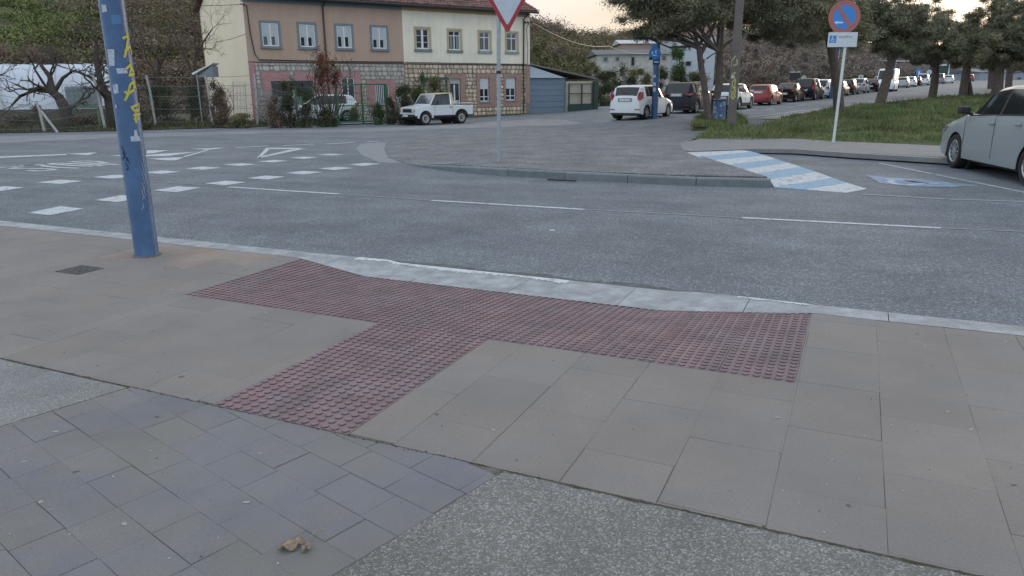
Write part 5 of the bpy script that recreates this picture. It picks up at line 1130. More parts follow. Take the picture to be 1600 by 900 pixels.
# white jeep pickup
def jeep(loc, rz, sc=1.):
    t = thing('pickup_truck', 'small white boxy off-road pickup with a cream hard top parked before the cream house', 'pickup', loc, rz); t.scale = (sc,)*3
    w = .75; hl = 1.95; xf, xr_ = 1.23, -1.15; R_ = .335
    def arch_poly(x0, x1, z0, z1, wheels, AR=.43):
        pts = [(x0, z0)]
        for wx in sorted(wheels): pts += [(wx+AR*math.cos(a), max(z0, R_+AR*math.sin(a))) for a in np.linspace(math.pi, 0, 11)]
        return pts+[(x1, z0)]
    low = arch_poly(-1.95, 1.85, .48, .48, (xr_, xf))
    side = low+[(1.86, .86), (1.0, .98), (.95, 1.02), (-.55, 1.02), (-.55, .96), (-1.95, .96)]
    b = MB().prism([(x, -w, z) for x, z in side], (0, 2*w, 0)).build('body', pw_white, t, bevel=.02)
    MB().prism([(1.86, -.62, .86), (.88, -.66, 1.0), (.88, .66, 1.0), (1.86, .62, .86)], (0, 0, .05)).build('bonnet', pw_white, t, bevel=.02)
    for s in (-1, 1):
        MB().prism([(xf+.50*math.cos(a), s*(w-.02), R_+.50*math.sin(a)) for a in np.linspace(math.pi*.98, .06, 12)]+[(xf+.42*math.cos(a), s*(w-.02), R_+.42*math.sin(a)) for a in np.linspace(.06, math.pi*.98, 12)], (0, s*.08, 0)).build('wheel_flare', pw_white, t)
        MB().prism([(xr_+.46*math.cos(a), s*(w-.02), R_+.46*math.sin(a)) for a in np.linspace(math.pi*.98, .06, 12)]+[(xr_+.41*math.cos(a), s*(w-.02), R_+.41*math.sin(a)) for a in np.linspace(.06, math.pi*.98, 12)], (0, s*.05, 0)).build('wheel_flare', m_black, t)
        for wx in (xf, xr_):
            add_wheel(t, wx, s*(w-.06), R_, .20, 'steel'); MB().lathe([(.42, -.2), (.42, 0), (0, 0)], (wx, s*(w-.22), R_), 'y', 16).build('wheel_arch', m_black, t)
        MB().box((-.58, s*(w+.001)-.002, .52), (-.565, s*(w+.001)+.002, 1.0)).build('door_gap', m_black, t); MB().box((.60, s*w-.003, .52), (.612, s*w+.003, 1.0)).build('door_gap', m_black, t)
        MB().box((-.50, s*w-.02, .88), (-.36, s*w+.02, .92)).build('door_handle', m_black, t)
        MB().obox((.52, s*(w+.13), 1.14), (.03, 0, 0), (0, .06, 0), (0, 0, .10)).build('mirror', m_black, t, bevel=.02)
        MB().tube([(.5, s*w, 1.02), (.52, s*(w+.1), 1.12)], .012, 5).build('mirror_arm', m_black, t)
        MB().box((-1.9, s*(w-.3), .40), (1.8, s*(w-.02), .5)).build('side_step', m_black, t)
        MB().lathe([(0, .012), (.085, .01), (.10, 0)], (1.872, s*.52, .76), 'x', 18).build('headlight', flat('headlamp_glass', (.5, .5, .5), .2), t)
        MB().box((1.84, s*.68-.05, .70), (1.875, s*.68+.05, .83)).build('indicator', flat('amber_lamp', (.5, .2, .03), .3), t)
        MB().tube([(-.62, s*(w-.06), .97), (-.62, s*(w-.06), 1.1), (-1.88, s*(w-.06), 1.1), (-1.88, s*(w-.06), .97)], .018, 6).build('bed_rail', m_whitem, t)
    # cab
    ca = [(.95, 1.02), (.55, 1.52), (.50, 1.56), (-.48, 1.60), (-.58, 1.55), (-.66, 1.02)]; wi = .62
    fr = MB()
    for s in (-1, 1):
        for (x0, z0), (x1, z1), r_ in (((.90, 1.02), (.53, 1.54), .035), ((-.46, 1.02), (-.46, 1.56), .04)): fr.tube([(x0, s*(w-.03), z0), (x1, s*(wi+.02), z1)], r_, 6)
    fr.tube([(.55, -wi, 1.54), (.55, wi, 1.54)], .03, 6); fr.tube([(.93, -w+.05, 1.04), (.93, w-.05, 1.04)], .04, 6); fr.build('cab_frame', pw_white, t, smooth=True)
    mb = MB(); mb.prism([(.57, -wi-.03, 1.555), (.57, wi+.03, 1.555), (-.62, wi+.03, 1.60), (-.62, -wi-.03, 1.60)], (0, 0, .045)); m_ct = flat('cream_hard_top', (.50, .46, .33), .6)
    for s in (-1, 1): mb.prism([(-.44, s*(w-.03), 1.02), (-.70, s*(w-.03), 1.02), (-.62, s*(wi+.03), 1.58), (-.44, s*(wi+.03), 1.58)], (0, -s*.05, 0))
    mb.prism([(-.70, -w+.05, 1.0), (-.70, w-.05, 1.0), (-.62, wi, 1.58), (-.62, -wi, 1.58)], (.05, 0, 0)); mb.build('hard_top', m_ct, t)
    MB().quad((.925, -w+.08, 1.05), (.925, w-.08, 1.05), (.575, wi-.02, 1.52), (.575, -wi+.02, 1.52)).build('windscreen', M('sky_lit_glass', (.10, .115, .13), (.07, .08, .09), scale=3, rough=.12, spec=.9, coat=.6), t)
    for s in (-1, 1): MB().quad((.86, s*(w-.035), 1.05), (-.42, s*(w-.035), 1.05), (-.42, s*(wi+.01), 1.53), (.53, s*(wi+.01), 1.53)).build('side_window', MATS['sky_lit_glass'], t)
    MB().box((1.855, -.44, .66), (1.872, .44, .84)).build('grille', m_black, t); MB().box((1.86, -.72, .42), (2.0, .72, .56)).build('front_bumper', m_black, t, bevel=.02); MB().box((2.0, -.24, .44), (2.012, .24, .55)).build('number_plate', MATS['number_plate'], t)
    MB().box((-2.05, -.72, .45), (-1.93, .72, .56)).build('rear_bumper', m_black, t, bevel=.02); MB().box((-1.8, -.45, .28), (1.7, .45, .5)).build('underbody', m_black, t); MB().tube([(.97, .3, 1.1), (.76, .0, 1.3)], .008, 4).build('wiper', m_black, t)
    MB().tube([(-.5, -.70, 1.0), (-.44, -.78, 1.75)], .006, 4).build('aerial', m_black, t)
jf = G(669, 196)[:2]; jr = G(721.5, 193.3)[:2]; dj = jf-jr; hj = math.atan2(dj[1], dj[0]); sc_ = .98
hj = FRZ+math.pi+math.radians(6); dvec = np.array([math.cos(hj), math.sin(hj)]); latj = np.array([-dvec[1], dvec[0]])
ctr = (jf+jr)/2; ctr = ctr-latj*(.70)*(1 if latj@(-ctr) > 0 else -1)
jeep((ctr[0], ctr[1], .01), hj, .87)

# ------------------------------------------------------------------ street furniture
bs = G(1022.5, 184.5, .02); bsp = thing('sign_pole', 'blue pole with a round blue sign and stickers in front of the white hatchback', 'sign pole', bs)
s_px = bs[1]/F_PX*1.0; RP = 4.8*s_px
MB().lathe([(RP, -.1), (RP, 108*s_px), (0, 108*s_px+.03)], n=18).build('pole', m_bluepole, bsp, smooth=True)
zz_ = lambda py: float(at(1022, py, bs[1])[2])-bs[2]; xx_ = lambda px, py: float(at(px, py, bs[1])[0])-bs[0]
MB().lathe([(0, 0), (9*s_px, 0), (9*s_px, .03), (0, .03)], (xx_(1022, 84), -RP-.05, zz_(84)), 'y', 24).build('round_sign', m_sblue, bsp)
MB().box((xx_(1017, 70), -RP-.03, zz_(80)), (xx_(1026, 70), -RP+.0, zz_(68))).build('top_plate', flat('mid_blue_plate', (.09, .2, .4), .5), bsp, bevel=.02)
mb = MB()
for (a_, b_, c_, d_) in ((1017, 80, 1019, 85), (1022.5, 78, 1024.5, 84), (1018, 86, 1025, 87.5)): mb.box((xx_(a_, 84), -RP-.056, zz_(d_)), (xx_(c_, 84), -RP-.05, zz_(b_)))
mb.build('sign_figures', m_ssky, bsp); MB().box((xx_(1019, 98), -RP-.03, zz_(101)), (xx_(1030, 98), -RP-.005, zz_(88))).build('dark_blue_plate', flat('deep_blue_plate', (.025, .06, .16), .5), bsp)
mb = MB()
for py_ in (91, 97): mb.box((xx_(1021, 98), -RP-.034, zz_(py_+1)), (xx_(1028, 98), -RP-.031, zz_(py_-1)))
mb.build('plate_lettering', m_ssky, bsp); MB().obox((xx_(1016.5, 91), -.1, zz_(91)), (2.6*s_px, 0, 0), (0, .1, 0), (0, 0, 2.4*s_px)).build('small_lamp', m_black, bsp, bevel=.03)
for py0, py1, hw in ((98, 107, 2.4), (117, 121, 2.), (129, 134, 2.), (137, 143, 2.)):
    wrap_quad([(1022.5-hw, py0), (1022.5+hw, py0), (1022.5+hw, py1), (1022.5-hw, py1)], bs, RP, m_stick, 'sticker', bsp)
bn = G(1122.5, 189, .1); bin_ = thing('litter_bin', 'blue litter bin covered in pale graffiti beside the brown lamp post', 'litter bin', bn); rb_ = 10/F_PX*bn[1]; hb = 33/F_PX*bn[1]
MB().lathe([(rb_*.92, 0), (rb_, .1), (rb_, hb*.9), (rb_*1.03, hb*.92), (rb_*1.03, hb), (rb_*.8, hb), (rb_*.78, hb*.5)], n=20).build('drum', paint_mat('graffiti_blue', (.05, .10, .2), (.32, .38, .45), .50, 7), bin_)
MB().lathe([(rb_*1.05, hb*.88), (rb_*1.07, hb*.93), (rb_*1.05, hb*.96)], n=20).build('rim_band', m_dgreen, bin_)
MB().tube([(-rb_*1.15, 0, 0), (-rb_*1.15, 0, hb*1.1), (rb_*1.15, 0, hb*1.1), (rb_*1.15, 0, 0)], .03, 6).build('stand', m_black, bin_)
for px_, py_, top_, r_, lb_ in ((1299, 161, 20, 4.2, 'second blue pole behind the white sign post'), (1391, 149, 60, 3., 'far blue pole in front of the white van')):
    b_ = G(px_, py_); b_ = at(px_, py_, 66 if px_ == 1299 else 90); b_[2] = float(H(b_[0], b_[1])); q_ = thing('lamp_post', lb_, 'lamp post', b_); MB().lathe([(r_/F_PX*b_[1], -.2), (r_/F_PX*b_[1]*.8, 8), (0, 8.02)], n=14).build('shaft', m_bluepole, q_, smooth=True)
    MB().obox((0, -.5, 8), (.1, 0, 0), (0, .5, 0), (0, 0, .06)).build('lantern', m_steel, q_)
def small_sign(px, py, D, r, shape, m, label, legz=0.):
    p = at(px, py, D); g0 = float(H(p[0], p[1])); t = thing('road_sign', label, 'road sign', (p[0], p[1], g0)); z = p[2]-g0; rr = r/F_PX*D
    MB().tube([(0, .03, -.2), (0, .03, z)], .04, 6).build('post', m_steel, t)
    if shape == 'o': MB().lathe([(0, 0), (rr, 0), (rr, .03), (0, .03)], (0, -.03, z), 'y', 20).build('sign_face', m, t); MB().box((-rr*.12, -.04, z-rr*.6), (rr*.12, -.031, z+rr*.6)).build('sign_mark', m_ink, t)
    else:
        MB().box((-rr, -.03, z-rr), (rr, 0, z+rr)).build('sign_face', m, t)
        MB().box((-rr*.3, -.04, z-rr*.6), (rr*.3, -.031, z+rr*.4)).build('sign_mark', m_ink if m is not m_sblue else m_ssky, t)
m_sw = flat('pale_sign_face', (.45, .47, .46), .5)
small_sign(1256, 122, 80, 3.8, 'o', m_sw, 'small round pale sign above the dark people carrier'); small_sign(1345, 121, 105, 3.6, 's', m_sw, 'small square pale sign above the silver hatchback')
small_sign(1436, 113, 135, 4.2, 's', m_sblue, 'small blue sign at the far end of the street'); small_sign(1452, 113, 130, 3.8, 'o', m_sw, 'round pale sign right of the small blue sign')
hb_ = at(1242, 119, 95); g0 = float(H(hb_[0], hb_[1])); t = thing('notice_board', 'dark notice board with a pale top edge above the parked cars', 'board', (hb_[0], hb_[1], g0)); z = hb_[2]-g0
MB().box((-.65, -.05, z-.45), (.65, .05, z+.45)).build('panel', m_black, t); MB().box((-.66, -.06, z+.45), (.66, .06, z+.52)).build('top_edge', m_whitem, t)
for s in (-1, 1): MB().tube([(s*.6, .0, -.2), (s*.6, 0, z)], .04, 6).build('post', m_steel, t)
sh = at(1468, 132, 150); g0 = float(H(sh[0], sh[1])); t = thing('bus_shelter', 'dark green glazed shelter with a pale frame at the far end of the street', 'bus shelter', (sh[0], sh[1], g0))
MB().box((-1.3, 0, .1), (1.3, 2, 3.2)).build('glazed_box', m_dgreen, t); ring(-1.5, 1.5, 0, 3.5, .2, -.1, .1).build('frame', m_whitem, t)
# iron cover in the pavement
gc = P(125, 422, .12); t = thing('drain_cover', 'square iron cover set in the pavement left of the blue post', 'manhole cover', (gc[0], gc[1], .1205), math.radians(-24)); 
MB().box((-.15, -.13, -.005), (.15, .13, .002)).build('plate', m_joint, t); mb = MB()
m_iron = M('cast_iron', (.10, .10, .10), (.06, .06, .065), scale=20, rough=.7, grain=.2)
for i in range(8):
    for j in range(7):
        x, y = -.132+i*.0377, -.112+j*.0373
        if (i+j) % 2 == 0: mb.box((x-.016, y-.012, .002), (x+.016, y+.012, .007))
        else: mb.box((x-.008, y-.016, .002), (x+.008, y+.016, .006))
stuff(mb.build('raised_studs', m_iron, t)); ring(-.15, .15, -.13, .13, .01, -.0, .0)
# dry leaves
m_leaf = M('dry_leaf', (.27, .22, .16), (.17, .13, .09), scale=25, rough=.85, bump=.4, bscale=200, patch=.2, pscale=60)
def dry_leaf(px, py, L_, rot, lobes, label, stem=None):
    c = P(px, py, .128); t = thing('dry_leaf', label, 'leaf', (c[0], c[1], .1235), rot); pts = []; n = 34
    for i in range(n):
        a = math.tau*i/n; r = L_*(.55+.45*abs(math.cos(a/2)))*(1+lobes*math.cos(5*a))*(1+random.uniform(-.05, .05)); pts.append((r*math.cos(a)-.1*L_, r*.62*math.sin(a)))
    mb = MB(); mb.v = [(0, 0, .010)]
    for k_, f in enumerate((.33, .66, 1.)):
        for i, (x, y) in enumerate(pts): mb.v.append((x*f, y*f, .010*(1-f)+(.012*f*f*(1+.9*math.sin(i*.9))*abs(math.sin(i*.37)+.3))+.003))
    mb.f = [(0, 1+i, 1+(i+1) % n) for i in range(n)]
    for k_ in range(2): mb.f += [(1+k_*n+i, 1+(k_+1)*n+i, 1+(k_+1)*n+(i+1) % n, 1+k_*n+(i+1) % n) for i in range(n)]
    b = mb.build('blade', m_leaf, t, smooth=True, fix=False)
    b.modifiers.new('s', 'SOLIDIFY').thickness = .0008
    MB().tube([(-L_*.9, 0, .006), (0, 0, .0145), (L_*.6, 0, .0165)], .0012, 5).build('vein', flat('leaf_vein', (.3, .22, .14), .8), t)
    if stem: MB().tube(stem, .0013, 5).build('stalk', MATS['leaf_vein'], t)
dry_leaf(452, 853, .052, math.radians(28), .10, 'larger pale curled dry leaf with a long stalk on the blue-grey slabs', [(.045, 0, .008), (.07, .006, .014), (.105, .02, .022), (.135, .03, .012)])
dry_leaf(478, 857, .026, math.radians(70), .16, 'smaller torn dry leaf lying right of the larger one')
# chewing gum and drip stains trodden flat
mg, mh = MB(), MB()
for i in range(150):
    a, b = random.uniform(-3, 9), random.uniform(-5, -.35)
    if .8 < a < 5.3 and b > -1.65 or 2.6 < a < 3.5 and b > -3.1 or (b < -3.1 and (a > 4.0)): continue
    x, y = AB(a, b); r = random.uniform(.004, .012); q = mg if random.random() < .5 else mh; k0 = len(q.v); ph = random.random()*6
    for j in range(9): an = j*math.tau/9; rr = r*(1+.3*math.sin(an*2+ph)); q.v.append((x+rr*math.cos(an)*1.2, y+rr*math.sin(an), zp(a, b)+.0022))
    q.f.append(tuple(range(k0, k0+9)))
stuff(mg.build('gum_spots', flat('pale_gum', (.27, .26, .25), .8), None, fix=False), 'pale flattened gum spots on the paving', 'stain'); stuff(mh.build('gum_spots', flat('dark_gum', (.09, .085, .08), .8), None, fix=False), 'dark flattened gum spots on the paving', 'stain')
# crumbs and litter
mb = MB(); mb2 = MB()
for i in range(420):
    a, b = random.uniform(-1, 7.5), random.uniform(-4.6, -.3)
    x, y = AB(a, b); z = zp(a, b)+.0025; r = random.uniform(.0012, .0035); (mb if random.random() < .62 else mb2).lathe([(r, -.001), (r*.9, r*.5), (0, r*.8)], (x, y, z+(.005 if -1.7 < b < 0 else 0)), 'z', 5)
for i in range(260):
    a, b = 4.0+random.gauss(0, .5), -1.2+random.gauss(0, .22); x, y = AB(a, b); r = random.uniform(.001, .003)
    if a < 5.3: mb.lathe([(r, 0), (r*.9, r*.5), (0, r*.8)], (x, y, zp(a, b)+.005), 'z', 5)
o = stuff(mb.build('crumbs', flat('pale_crumbs', (.5, .47, .42), .9), None, fix=False), 'pale crumbs and grit scattered over the paving', 'litter'); o2 = stuff(mb2.build('crumbs', m_joint, None, fix=False), 'dark specks of dirt scattered over the paving', 'litter')
for px_, py_, sz in ((425, 636, .008), (640, 600, .006)):
    c = P(px_, py_, .128); pass
c = P(862, 361); o = MB().prism([(c[0]-.03, c[1], .002), (c[0]+.02, c[1]-.012, .002), (c[0]+.035, c[1]+.01, .002), (c[0]-.01, c[1]+.02, .002)], (0, 0, .012)).build('paper_scrap', m_whitem); tag(o, 'tiny white scrap of paper on the near road', 'litter')

# ------------------------------------------------------------------ fences
m_post = M('concrete_post', (.36, .37, .35), (.26, .27, .26), scale=8, rough=.9); m_wire = flat('fence_wire', (.16, .18, .17), .6)
wf_ = thing('wire_fence', 'wire fence on leaning pale concrete posts along the far side of the junction', 'fence')
FP = [((70, 206), (58, 158)), ((165, 203.5), (147, 118)), ((244, 198), (230, 118)), ((333, 197.5), (322, 118)), ((403, 197), (398, 115)), ((466, 196), (457, 135)), ((-60, 210), (-75, 130))]
tops = []
for (bx_, by_), (tx_, ty_) in sorted(FP):
    b = G(bx_, by_); tp = at(tx_, ty_, b[1]+.1); mid = b+(tp-b)*.72; MB().tube([b-np.array([0, 0, .1]), mid, tp+np.array([-.05 if bx_ != 466 else 0, 0, 0])], [.06, .055, .05], 6).build('post', m_post, wf_); tops.append((b, tp))
b = G(90, 207); MB().tube([b, at(63, 172, b[1]+.1)], .05, 6).build('strut', m_post, wf_)
for f in (.1, .35, .6, .8, .97):
    mb = MB()
    for i in range(len(tops)-1):
        p_ = tops[i][0]+(tops[i][1]-tops[i][0])*f; q_ = tops[i+1][0]+(tops[i+1][1]-tops[i+1][0])*f; mb.tube([p_, (p_+q_)/2-np.array([0, 0, .03]), q_], .009, 4)
    mb.build('wire', m_wire, wf_)
mb = MB()      # chain link
for i in range(len(tops)-1):
    (b0, t0), (b1, t1) = tops[i], tops[i+1]; L_ = np.linalg.norm(b1-b0); n = int(L_/.16)
    for k_ in range(-12, n):
        for sgn in (1, -1):
            u0 = k_/n; u1_ = (k_+11)/n
            if sgn < 0: u0, u1_ = u1_, u0
            def pt_(u, v): u = min(1, max(0, u)); A__ = b0+(t0-b0)*v*.8; B__ = b1+(t1-b1)*v*.8; return A__+(B__-A__)*u
            v0, v1_ = 0, 1
            lo, hi = min(u0, u1_), max(u0, u1_)
            if hi <= 0 or lo >= 1: continue
            def cut(u): return (u-u0)/(u1_-u0)
            va = max(0, min(cut(0), cut(1))); vb_ = min(1, max(cut(0), cut(1)))
            if vb_ > va: mb.tube([pt_(u0+(u1_-u0)*va, va), pt_(u0+(u1_-u0)*vb_, vb_)], .003, 3, False)
stuff(mb.build('wire_mesh', m_wire, wf_, fix=False))
m_gf = flat('green_fence_metal', (.03, .13, .07), .5)
gf = thing('green_gate', 'green metal gate of thin bars between two posts before the tan house', 'gate')
def gbar(par, p0, p1, r=.03, nm='rail'): return MB().tube([p0, p1], r, 6).build(nm, m_gf, par)
g1, g2, g3 = G(528.5, 195.3), G(568, 193.8), G(605.5, 192.6); hz_ = lambda p, py: float(at(560, py, p[1])[2])
for p, nm in ((g1, 'post'), (g2, 'post'), (g3, 'post')): gbar(gf, p, (p[0], p[1], hz_(p, 131)), .07 if p is not g2 else .05, 'post')
for f in (131.5, 165): gbar(gf, (g1[0], g1[1], hz_(g1, f)), (g3[0], g3[1], hz_(g3, f)), .028)
gbar(gf, (g1[0], g1[1], .12), (g3[0], g3[1], .12), .028)
for i in range(1, 28):
    p = g1+(g3-g1)*i/28; gbar(gf, (p[0], p[1], .12), (p[0], p[1], hz_(p, 131.5)), .008, 'bar')
gw_ = thing('mesh_fence', 'green mesh fence panel between the gate and the wire fence', 'fence'); g0_ = tops[-1][0]
for i in range(0, 21): p = g0_+(g1-g0_)*i/20; gbar(gw_, (p[0], p[1], .05), (p[0], p[1], 1.75), .006 if i % 10 else .035, 'bar' if i % 10 else 'post')
for z in (.1, .6, 1.2, 1.75): gbar(gw_, (g0_[0], g0_[1], z), (g1[0], g1[1], z), .012)
pg = thing('pergola', 'small green timber frame behind the white pickup', 'pergola', FW(-6.9, -1.0), FRZ)
for x, y in ((-.9, 0), (.2, 0), (-.9, .8), (.2, .8)): MB().box((x, y, 0), (x+.07, y+.07, 2.1)).build('upright', m_gf, pg)
for y in (-.05, .8): MB().box((-1., y, 2.1), (.35, y+.07, 2.2)).build('beam', m_gf, pg)
for i in range(7): MB().box((-.95+i*.2, -.1, 2.2), (-.91+i*.2, .95, 2.25)).build('slat', m_gf, pg)

# yard things on the left
gh = thing('greenhouse', 'long white plastic polytunnel behind the wire fence on the left', 'greenhouse', (0, 0, 0)); A_ = at(-260, 170, 41); Bp = at(172, 170, 43); zt_ = float(at(80, 98.5, 42)[2])
m_plast = M('white_polythene', (.50, .54, .60), (.42, .46, .52), scale=.7, rough=.45, spec=.5, bump=.3, bscale=3, patch=.08, pscale=.4)
dxy = Bp[:2]-A_[:2]; L_ = np.linalg.norm(dxy); dxy = dxy/L_; nn_ = np.array([-dxy[1], dxy[0]]); mb = MB(); prof = [(2.2-2.2*math.cos(a), (zt_)*min(1, 1.25*math.sin(a))**.8 if math.sin(a) > 0 else 0) for a in np.linspace(0.001, math.pi-.001, 17)]
ns = 30
for i in range(ns+1):
    for q, (d_, z_) in enumerate(prof): x, y = A_[:2]+dxy*L_*i/ns+nn_*d_; mb.v.append((x, y, z_*(1-.012*(i % 2))+(.0)))
k_ = len(prof); mb.f = [(i*k_+q, (i+1)*k_+q, (i+1)*k_+q+1, i*k_+q+1) for i in range(ns) for q in range(k_-1)]+[tuple(ns*k_+q for q in range(k_))]
mb.build('cover', m_plast, gh, smooth=True)
for i in range(0, ns+1, 3): MB().tube([(*(A_[:2]+dxy*L_*i/ns+nn_*d_), z_+.02) for d_, z_ in prof], .02, 5).build('hoop', flat('hoop_pipe', (.4, .42, .45), .6), gh)
o = MB(); 
for i in range(2): pass
MB().obox((*(A_[:2]+dxy*L_/2-nn_*.05), .35), (*(dxy*L_/2), 0), (*(nn_*.03), 0), (0, 0, .35)).build('base_board', flat('dark_board', (.08, .075, .06), .9), gh)
ib = at(127, 180, 36); t = thing('water_tank', 'pale caged water tank on a green stand behind the wire fence', 'tank', (ib[0], ib[1], .02), .05); zc0 = float(at(127, 166, 36)[2]); zc1 = float(at(127, 133, 36)[2])
MB().box((-.62, 0, zc0), (.62, 1, zc1-.05)).build('tank', M('milky_plastic', (.26, .31, .33), (.2, .25, .27), scale=2, rough=.5), t, bevel=.08); mb = MB()
for i in range(7): mb.tube([(-.66+i*.22, -.04, zc0), (-.66+i*.22, -.04, zc1)], .012, 5)
for i in range(5): mb.tube([(-.66, -.04, zc0+(zc1-zc0)*i/4), (.66, -.04, zc0+(zc1-zc0)*i/4)], .012, 5)
mb.build('cage', m_steel, t); MB().box((-.85, -.2, zc0-.12), (.95, 1.2, zc0-.02)).build('stand_top', flat('sage_green_metal', (.16, .22, .16), .6), t)
for x in (-.75, .85):
    for y in (-.1, 1.1): MB().box((x-.04, y-.04, 0), (x+.04, y+.04, zc0-.12)).build('leg', MATS['sage_green_metal'], t)
hbx = at(317, 110, 36); t = thing('garden_shelter', 'small white gabled shelter roof among the branches left of the house', 'shelter', (hbx[0], hbx[1], 0)); z = float(hbx[2])
MB().prism([(-.5, 0, z-.2), (.45, 0, z+.28), (.5, 0, z+.34), (-.55, 0, z-.12)], (0, .8, 0)).build('roof_panel', m_whitem, t); MB().prism([(-.3, 0, z-.3), (.45, 0, z-.3), (.45, 0, z+.2)], (0, .7, 0)).build('gable_board', m_trimb, t)
for x in (-.35, .4): MB().tube([(x, .1, 0), (x, .1, z-.1)], .03, 6).build('post', m_steel, t)
rk = at(376, 185, 37); t = thing('metal_rack', 'leaning grey metal bed frame against the gable of the house', 'metal frame', (rk[0], rk[1], .02), .3)
mb = MB(); mb.tube([(-.35, 0, 0), (-.2, .35, 2.0), (.35, .35, 2.0), (.3, 0, 0)], .022, 6); mb.build('frame', m_steel, t)
for k_ in range(6): f = .1+k_*.16; MB().tube([(-.35+.15*f+.09*0, .35*f, 2*f), (.3+.05*f, .35*f, 2*f)], .012, 5).build('rung', m_steel, t)
for k_ in range(4): MB().tube([(-.28+k_*.15, .03, .1), (-.18+k_*.15, .34, 1.95)], .008, 5).build('bar', m_steel, t)
ps = at(418, 180, 36.5); t = thing('pallet_stack', 'grey slatted crate stack among the shrubs before the tan house', 'crates', (ps[0], ps[1], .02), .5)
for k_ in range(7): MB().box((-.28, -.05, .1+k_*.22), (.28, .3, .2+k_*.22)).build('slat', m_kerb, t)

# ------------------------------------------------------------------ bare trees and shrubs
m_bark = M('grey_bark', (.075, .06, .05), (.045, .038, .032), scale=6, rough=.95, bump=.8, bscale=20, grain=.2); m_pbark = M('pine_bark', (.13, .10, .085), (.075, .062, .055), scale=5, rough=.95, bump=.9, bscale=14, grain=.25); m_twig = M('twig_bark', (.085, .065, .055), (.055, .045, .04), scale=3, rough=.95)
def branch(mb, p, d, L_, r, depth, gr=.0, wob=.22, tw=None, split=(2, 3), shrink=.68, n=4):
    pts = [p]; dd = d.normalized(); seg = 4
    for i in range(seg):
        dd = (dd+Vector((random.gauss(0, wob), random.gauss(0, wob), random.gauss(0, wob)+gr))).normalized(); pts.append(pts[-1]+dd*L_/seg)
    mb_ = mb if (r > .018 or tw is None) else tw
    mb_.tube(pts, [r*(1-.4*i/seg) for i in range(seg+1)], max(3, n), False)
    if depth <= 0: return [pts[-1]]
    out_ = []
    for k_ in range(random.randint(*split)):
        i = random.choice((2, 3, 4, 4)); a = Vector((random.gauss(0, 1), random.gauss(0, 1), random.gauss(0, .7)+.25)).normalized()
        out_ += branch(mb, pts[i], (dd*.75+a*.75), L_*shrink*random.uniform(.75, 1.15), r*.58, depth-1, gr, wob, tw, split, shrink, n-1)
    return out_
def bare_tree(base, label, limbs, r0, depth=4, name='bare_tree', group=None, grow=.03, split=(2, 3)):
    t = thing(name, label, 'tree', base, group=group); tr = MB(); tw = MB()
    for pts, r1 in limbs:
        pts = [Vector(q) for q in pts]; n = len(pts); tr.tube(pts, [r1[0]+(r1[1]-r1[0])*i/(n-1) for i in range(n)], 8)
        d = pts[-1]-pts[-2]
        for k_ in range(3): branch(tr, pts[-1], d.normalized()+Vector((random.gauss(0, .5), random.gauss(0, .5), random.gauss(0, .4))), .9, r1[1]*.5, depth+1, grow, tw=tw, split=split)
        for i in range(1, n-1): branch(tr, pts[i], Vector((random.gauss(0, 1), random.gauss(0, .6), .5)), .8, r1[1]*.7, depth-1, grow, tw=tw, split=split)
    tr.build('trunk', m_bark, t, smooth=True, fix=False); c = tw.build('crown', m_twig, t, fix=False); return t
def lp(base, px, py, dY=0): q = at(px, py, base[1]+dY); return (q[0]-base[0], q[1]-base[1], q[2]-base[2])
b1 = G(103, 203); bare_tree(b1, 'dark gnarled bare tree leaning left before the white polytunnel', [([(0, 0, -.1), lp(b1, 102, 170), lp(b1, 92, 152), lp(b1, 75, 138)], (.30, .16)), ([lp(b1, 78, 142), lp(b1, 55, 140, .2), lp(b1, 32, 150, .3), lp(b1, 18, 165, .2)], (.12, .04)), ([lp(b1, 82, 142), lp(b1, 78, 120, .3), lp(b1, 64, 102, .5)], (.15, .07)), ([lp(b1, 86, 142), lp(b1, 98, 122), lp(b1, 112, 112)], (.10, .05))], .3, 3)
b2 = G(175, 202.5); bare_tree(b2, 'dark bare tree forking just left of the blue lamp post', [([(0, 0, -.1), lp(b2, 174, 175), lp(b2, 170, 155)], (.28, .2)), ([lp(b2, 170, 157), lp(b2, 158, 130), lp(b2, 150, 95), lp(b2, 152, 70)], (.18, .08)), ([lp(b2, 171, 157), lp(b2, 186, 130), lp(b2, 190, 100), lp(b2, 200, 72)], (.17, .07)), ([lp(b2, 160, 135), lp(b2, 140, 120), lp(b2, 120, 112)], (.09, .04))], .3, 3)
b3 = G(300, 198); b3 = at(300, 198, 37.); b3[2] = 0; bare_tree(b3, 'wispy bare tree in front of the cream gable', [([(0, 0, -.1), lp(b3, 302, 140), lp(b3, 305, 90)], (.11, .07)), ([lp(b3, 303, 120), lp(b3, 285, 80), lp(b3, 270, 45)], (.06, .03)), ([lp(b3, 304, 100), lp(b3, 318, 65), lp(b3, 332, 45)], (.06, .025))], .2, 5)
b4 = at(240, 198, 38); b4[2] = 0; bare_tree(b4, 'thin bare tree right of the blue lamp post', [([(0, 0, -.1), lp(b4, 245, 150), lp(b4, 248, 100)], (.11, .07)), ([lp(b4, 246, 120), lp(b4, 228, 90), lp(b4, 222, 60)], (.06, .03)), ([lp(b4, 247, 110), lp(b4, 262, 80), lp(b4, 268, 55)], (.06, .025))], .2, 5)
b5 = at(28, 205, 44); b5[2] = .0; t5_ = at(-30, 110, 34)
bare_tree(at(-70, 205, 33)*np.array([1, 1, 0]), 'bare branch reaching in from the left edge before the polytunnel', [([(0, 0, 0), (0.2, 0, 1.8), (.9, 0, 2.6), (2.3, 0, 2.35)], (.14, .04))], .2, 3)
m_dens = dict(brown=l_brown, dark=l_dark, green=l_green, olive=l_olive, rust=l_rust, grey=l_grey, pale=l_pale)
